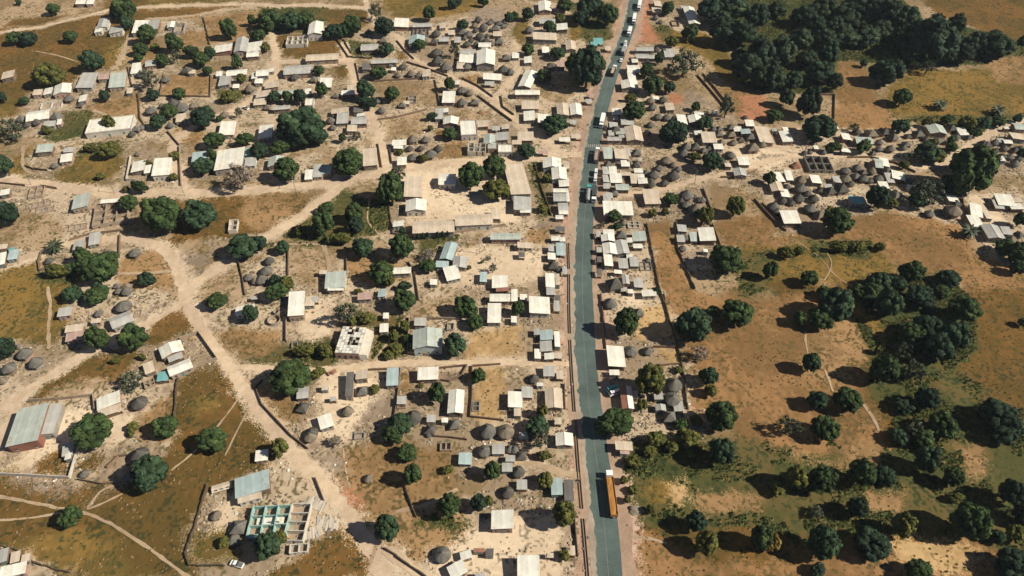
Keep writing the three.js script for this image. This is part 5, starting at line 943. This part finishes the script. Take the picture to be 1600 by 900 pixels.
{
  const R = [[-290, 290, -300, -60, 2048, 848], [-440, 440, -620, -300, 2048, 745]];
  const P = [], N = [], U = [], I = [], groups = [];
  const quad = (x0, x1, z0, z1, m, flat) => { const b = P.length / 3; P.push(x0, 0, z1, x1, 0, z1, x1, 0, z0, x0, 0, z0); N.push(0, 1, 0, 0, 1, 0, 0, 1, 0, 0, 1, 0); U.push(...(flat ? [x0, z1, x1, z1, x1, z0, x0, z0] : [0, 1, 1, 1, 1, 0, 0, 0])); groups.push([I.length, 6, m]); I.push(b, b + 1, b + 2, b, b + 2, b + 3); };
  R.forEach(([a, b, c, d], i) => quad(a, b, c, d, i, false));
  const F = 4000; quad(-F, F, -60, F, 2, true); quad(-F, F, -F, -620, 2, true); quad(-F, -440, -620, -300, 2, true); quad(440, F, -620, -300, 2, true); quad(-F, -290, -300, -60, 2, true); quad(290, F, -300, -60, 2, true);
  const g = new THREE.BufferGeometry(); g.setAttribute('position', new THREE.Float32BufferAttribute(P, 3)); g.setAttribute('normal', new THREE.Float32BufferAttribute(N, 3)); g.setAttribute('uv', new THREE.Float32BufferAttribute(U, 2)); g.setIndex(I); groups.forEach((q) => g.addGroup(...q));
  struct('ground', g, [...R.map((r) => mat(C(1, 1, 1), groundTexture(...r), 1)), mat(C(0.2, 0.14, 0.07), TX.sand, 1)]);
}

// the far wood at the upper right reads as one mass
{
  const M = new THREE.InstancedMesh(CROWN.t[1], LEAF.k, WOOD_STUFF.length), o = new THREE.Object3D(), c = new THREE.Color();
  WOOD_STUFF.forEach(([x, y, z, R, v, rz, n], i) => { o.position.set(x, y, z); o.rotation.set(0, n * 2.4, 0); o.scale.set(R, v, R); o.updateMatrix(); M.setMatrixAt(i, o.matrix); const k = rr(0.85, 1.5); M.setColorAt(i, c.setRGB(k * rr(0.95, 1.2), k, k * rr(0.85, 1.1))); });
  M.name = 'dark_wood'; M.userData.kind = 'stuff'; M.castShadow = M.receiveShadow = true; scene.add(M);
}

// ---------------------------------------------------------------- ground cover and litter: what nobody could count
function scatter(name, geo, m, n, test, scale, tint) {
  const M = new THREE.InstancedMesh(geo, m, n), o = new THREE.Object3D(), c = new THREE.Color(); let k = 0;
  for (let tries = 0; k < n && tries < n * 40; tries++) {
    const f = Math.pow(rnd(), 0.7), z = -(85 + 500 * f * f * 0.6 + 500 * f * 0.4), x = rr(-0.86, 0.86) * (S2 * CAM_H - S2 * z), s = soilAt(x, z), pr = test(s, x, z);
    if (rnd() > pr) continue;
    o.position.set(x, 0, z); o.rotation.set(rr(-0.15, 0.15), rr(0, 6.28), rr(-0.15, 0.15)); const q = scale(s); o.scale.set(q * rr(0.8, 1.3), q * rr(0.6, 1.1), q * rr(0.8, 1.3)); o.updateMatrix(); M.setMatrixAt(k, o.matrix); c.setRGB(...tint(s)); M.setColorAt(k, c); k++;
  }
  M.count = k; M.name = name; M.userData.kind = 'stuff'; M.castShadow = M.receiveShadow = true; scene.add(M);
}
const tuftGeo = (() => { const P = [], I = [], N = []; for (let i = 0; i < 14; i++) { const a = i * 2.4, u = 0.1 + 0.9 * (i / 14), r = Math.sqrt(1 - u * u * 0.8) * 0.8, x = Math.cos(a) * r, z = Math.sin(a) * r, y = u * 0.8, b = P.length / 3, s = 0.42; const tx = -Math.sin(a) * s, tz = Math.cos(a) * s; P.push(x - tx, y - 0.15, z - tz, x + tx, y - 0.1, z + tz, x * 0.6, y + 0.45, z * 0.6, x * 1.4, y - 0.5, z * 1.4); for (let q = 0; q < 4; q++) N.push(x * 0.7, 0.75, z * 0.7); for (const f of [[0, 1, 2], [0, 3, 1]]) { const [p, q, r] = f.map((k) => V(P[(b + k) * 3], P[(b + k) * 3 + 1], P[(b + k) * 3 + 2])); I.push(...(q.clone().sub(p).cross(r.clone().sub(p)).y > 0 ? f : [f[0], f[2], f[1]]).map((k) => b + k)); } } const g = new THREE.BufferGeometry(); g.setAttribute('position', new THREE.Float32BufferAttribute(P, 3)); g.setAttribute('normal', new THREE.Float32BufferAttribute(N, 3)); g.setIndex(I); return g; })();
const SCRUB = new THREE.MeshPhysicalMaterial({ color: C(1, 1, 1), roughness: 0.9, specularIntensity: 0.2, side: THREE.DoubleSide }), RUBBLE = new THREE.MeshStandardMaterial({ color: C(1, 1, 1), roughness: 0.95 });
scatter('scrub', tuftGeo, SCRUB, 60000, (s, x, z) => { const n = fbm(x / 11 + 31, z / 11 + 8, 4); return [0.01, 0.05, 0.42, 0.10, 0.08, 0, 1, 0.05, 0.01, 0.04, 0, 0.05, 0.05, 0.005][s] * (s === 2 ? sstep(0.46, 0.62, n) : sstep(0.3, 0.6, n)); }, (s) => (s === 6 ? 0.35 + 0.95 * rnd() ** 2 : s === 2 ? 0.28 + 0.75 * rnd() ** 2 : rr(0.2, 0.45)), (s) => { const v = rr(0.7, 1.35); return (s === 6 || s === 2 ? (rnd() < 0.7 ? [0.062 * v, 0.075 * v, 0.024 * v] : [0.12 * v, 0.10 * v, 0.036 * v]) : rnd() < 0.3 ? [0.09 * v, 0.08 * v, 0.028 * v] : [0.22 * v, 0.14 * v, 0.065 * v]); });
scatter('rubble', new THREE.DodecahedronGeometry(0.5, 0), RUBBLE, 30000, (s, x, z) => { const n = fbm(x / 9 + 131, z / 9 + 8, 3); return [0.6, 0.02, 0.02, 0.015, 0.02, 0.1, 0.01, 0.35, 0.1, 0.05, 0, 0.06, 0.02, 0.12, 0.1][s] * (0.12 + sstep(0.42, 0.7, n)) * (0.06 + near(x, z)); }, () => { const q = rnd(); return 0.25 + 1.0 * q * q * q; }, () => { const v = rr(0.5, 1.2), q = rnd(); return q < 0.5 ? [0.36 * v, 0.28 * v, 0.2 * v] : q < 0.82 ? [0.14 * v, 0.11 * v, 0.085 * v] : q < 0.9 ? [0.55 * v, 0.52 * v, 0.45 * v] : [0.25 * v, 0.16 * v, 0.11 * v]; });

// ---------------------------------------------------------------- labels: the like ones of a place are told apart by their order there
{
  const ORD = ['', 'first', 'second', 'third', 'fourth', 'fifth', 'sixth', 'seventh', 'eighth', 'ninth', 'tenth', 'eleventh', 'twelfth', 'thirteenth', 'fourteenth', 'fifteenth', 'sixteenth', 'seventeenth', 'eighteenth', 'nineteenth', 'twentieth'];
  const byBase = new Map();
  for (const t of things) { t.base = t.base.replace(/\s+/g, ' ').trim(); if (t.base.split(' ').length > 13) t.base = t.base.replace(/^(small|large|huge) /, ''); if (!byBase.has(t.base)) byBase.set(t.base, []); byBase.get(t.base).push(t); }
  for (const [base, l] of byBase) {
    if (l.length === 1) { l[0].o.userData.label = base; continue; }
    const dx = Math.max(...l.map((t) => t.px)) - Math.min(...l.map((t) => t.px)), dy = Math.max(...l.map((t) => t.py)) - Math.min(...l.map((t) => t.py)), h = dx > dy * 1.2;
    l.sort((a, b) => (h ? a.px - b.px : a.py - b.py));
    l.forEach((t, i) => { const n = l.length, k = i + 1; t.o.userData.label = base + ', ' + (k === 1 ? (h ? 'leftmost' : 'topmost') : k === n ? (h ? 'rightmost' : 'lowest') : k <= Math.min(20, n / 2 + 1) ? ORD[k] + (h ? ' from left' : ' from top') : ORD[Math.min(20, n + 1 - k)] + (h ? ' from right' : ' from bottom')); });
  }
}
scene.fog = new THREE.FogExp2(new THREE.Color(0.62, 0.72, 0.76), 0.00004);
renderer.render(scene, camera);
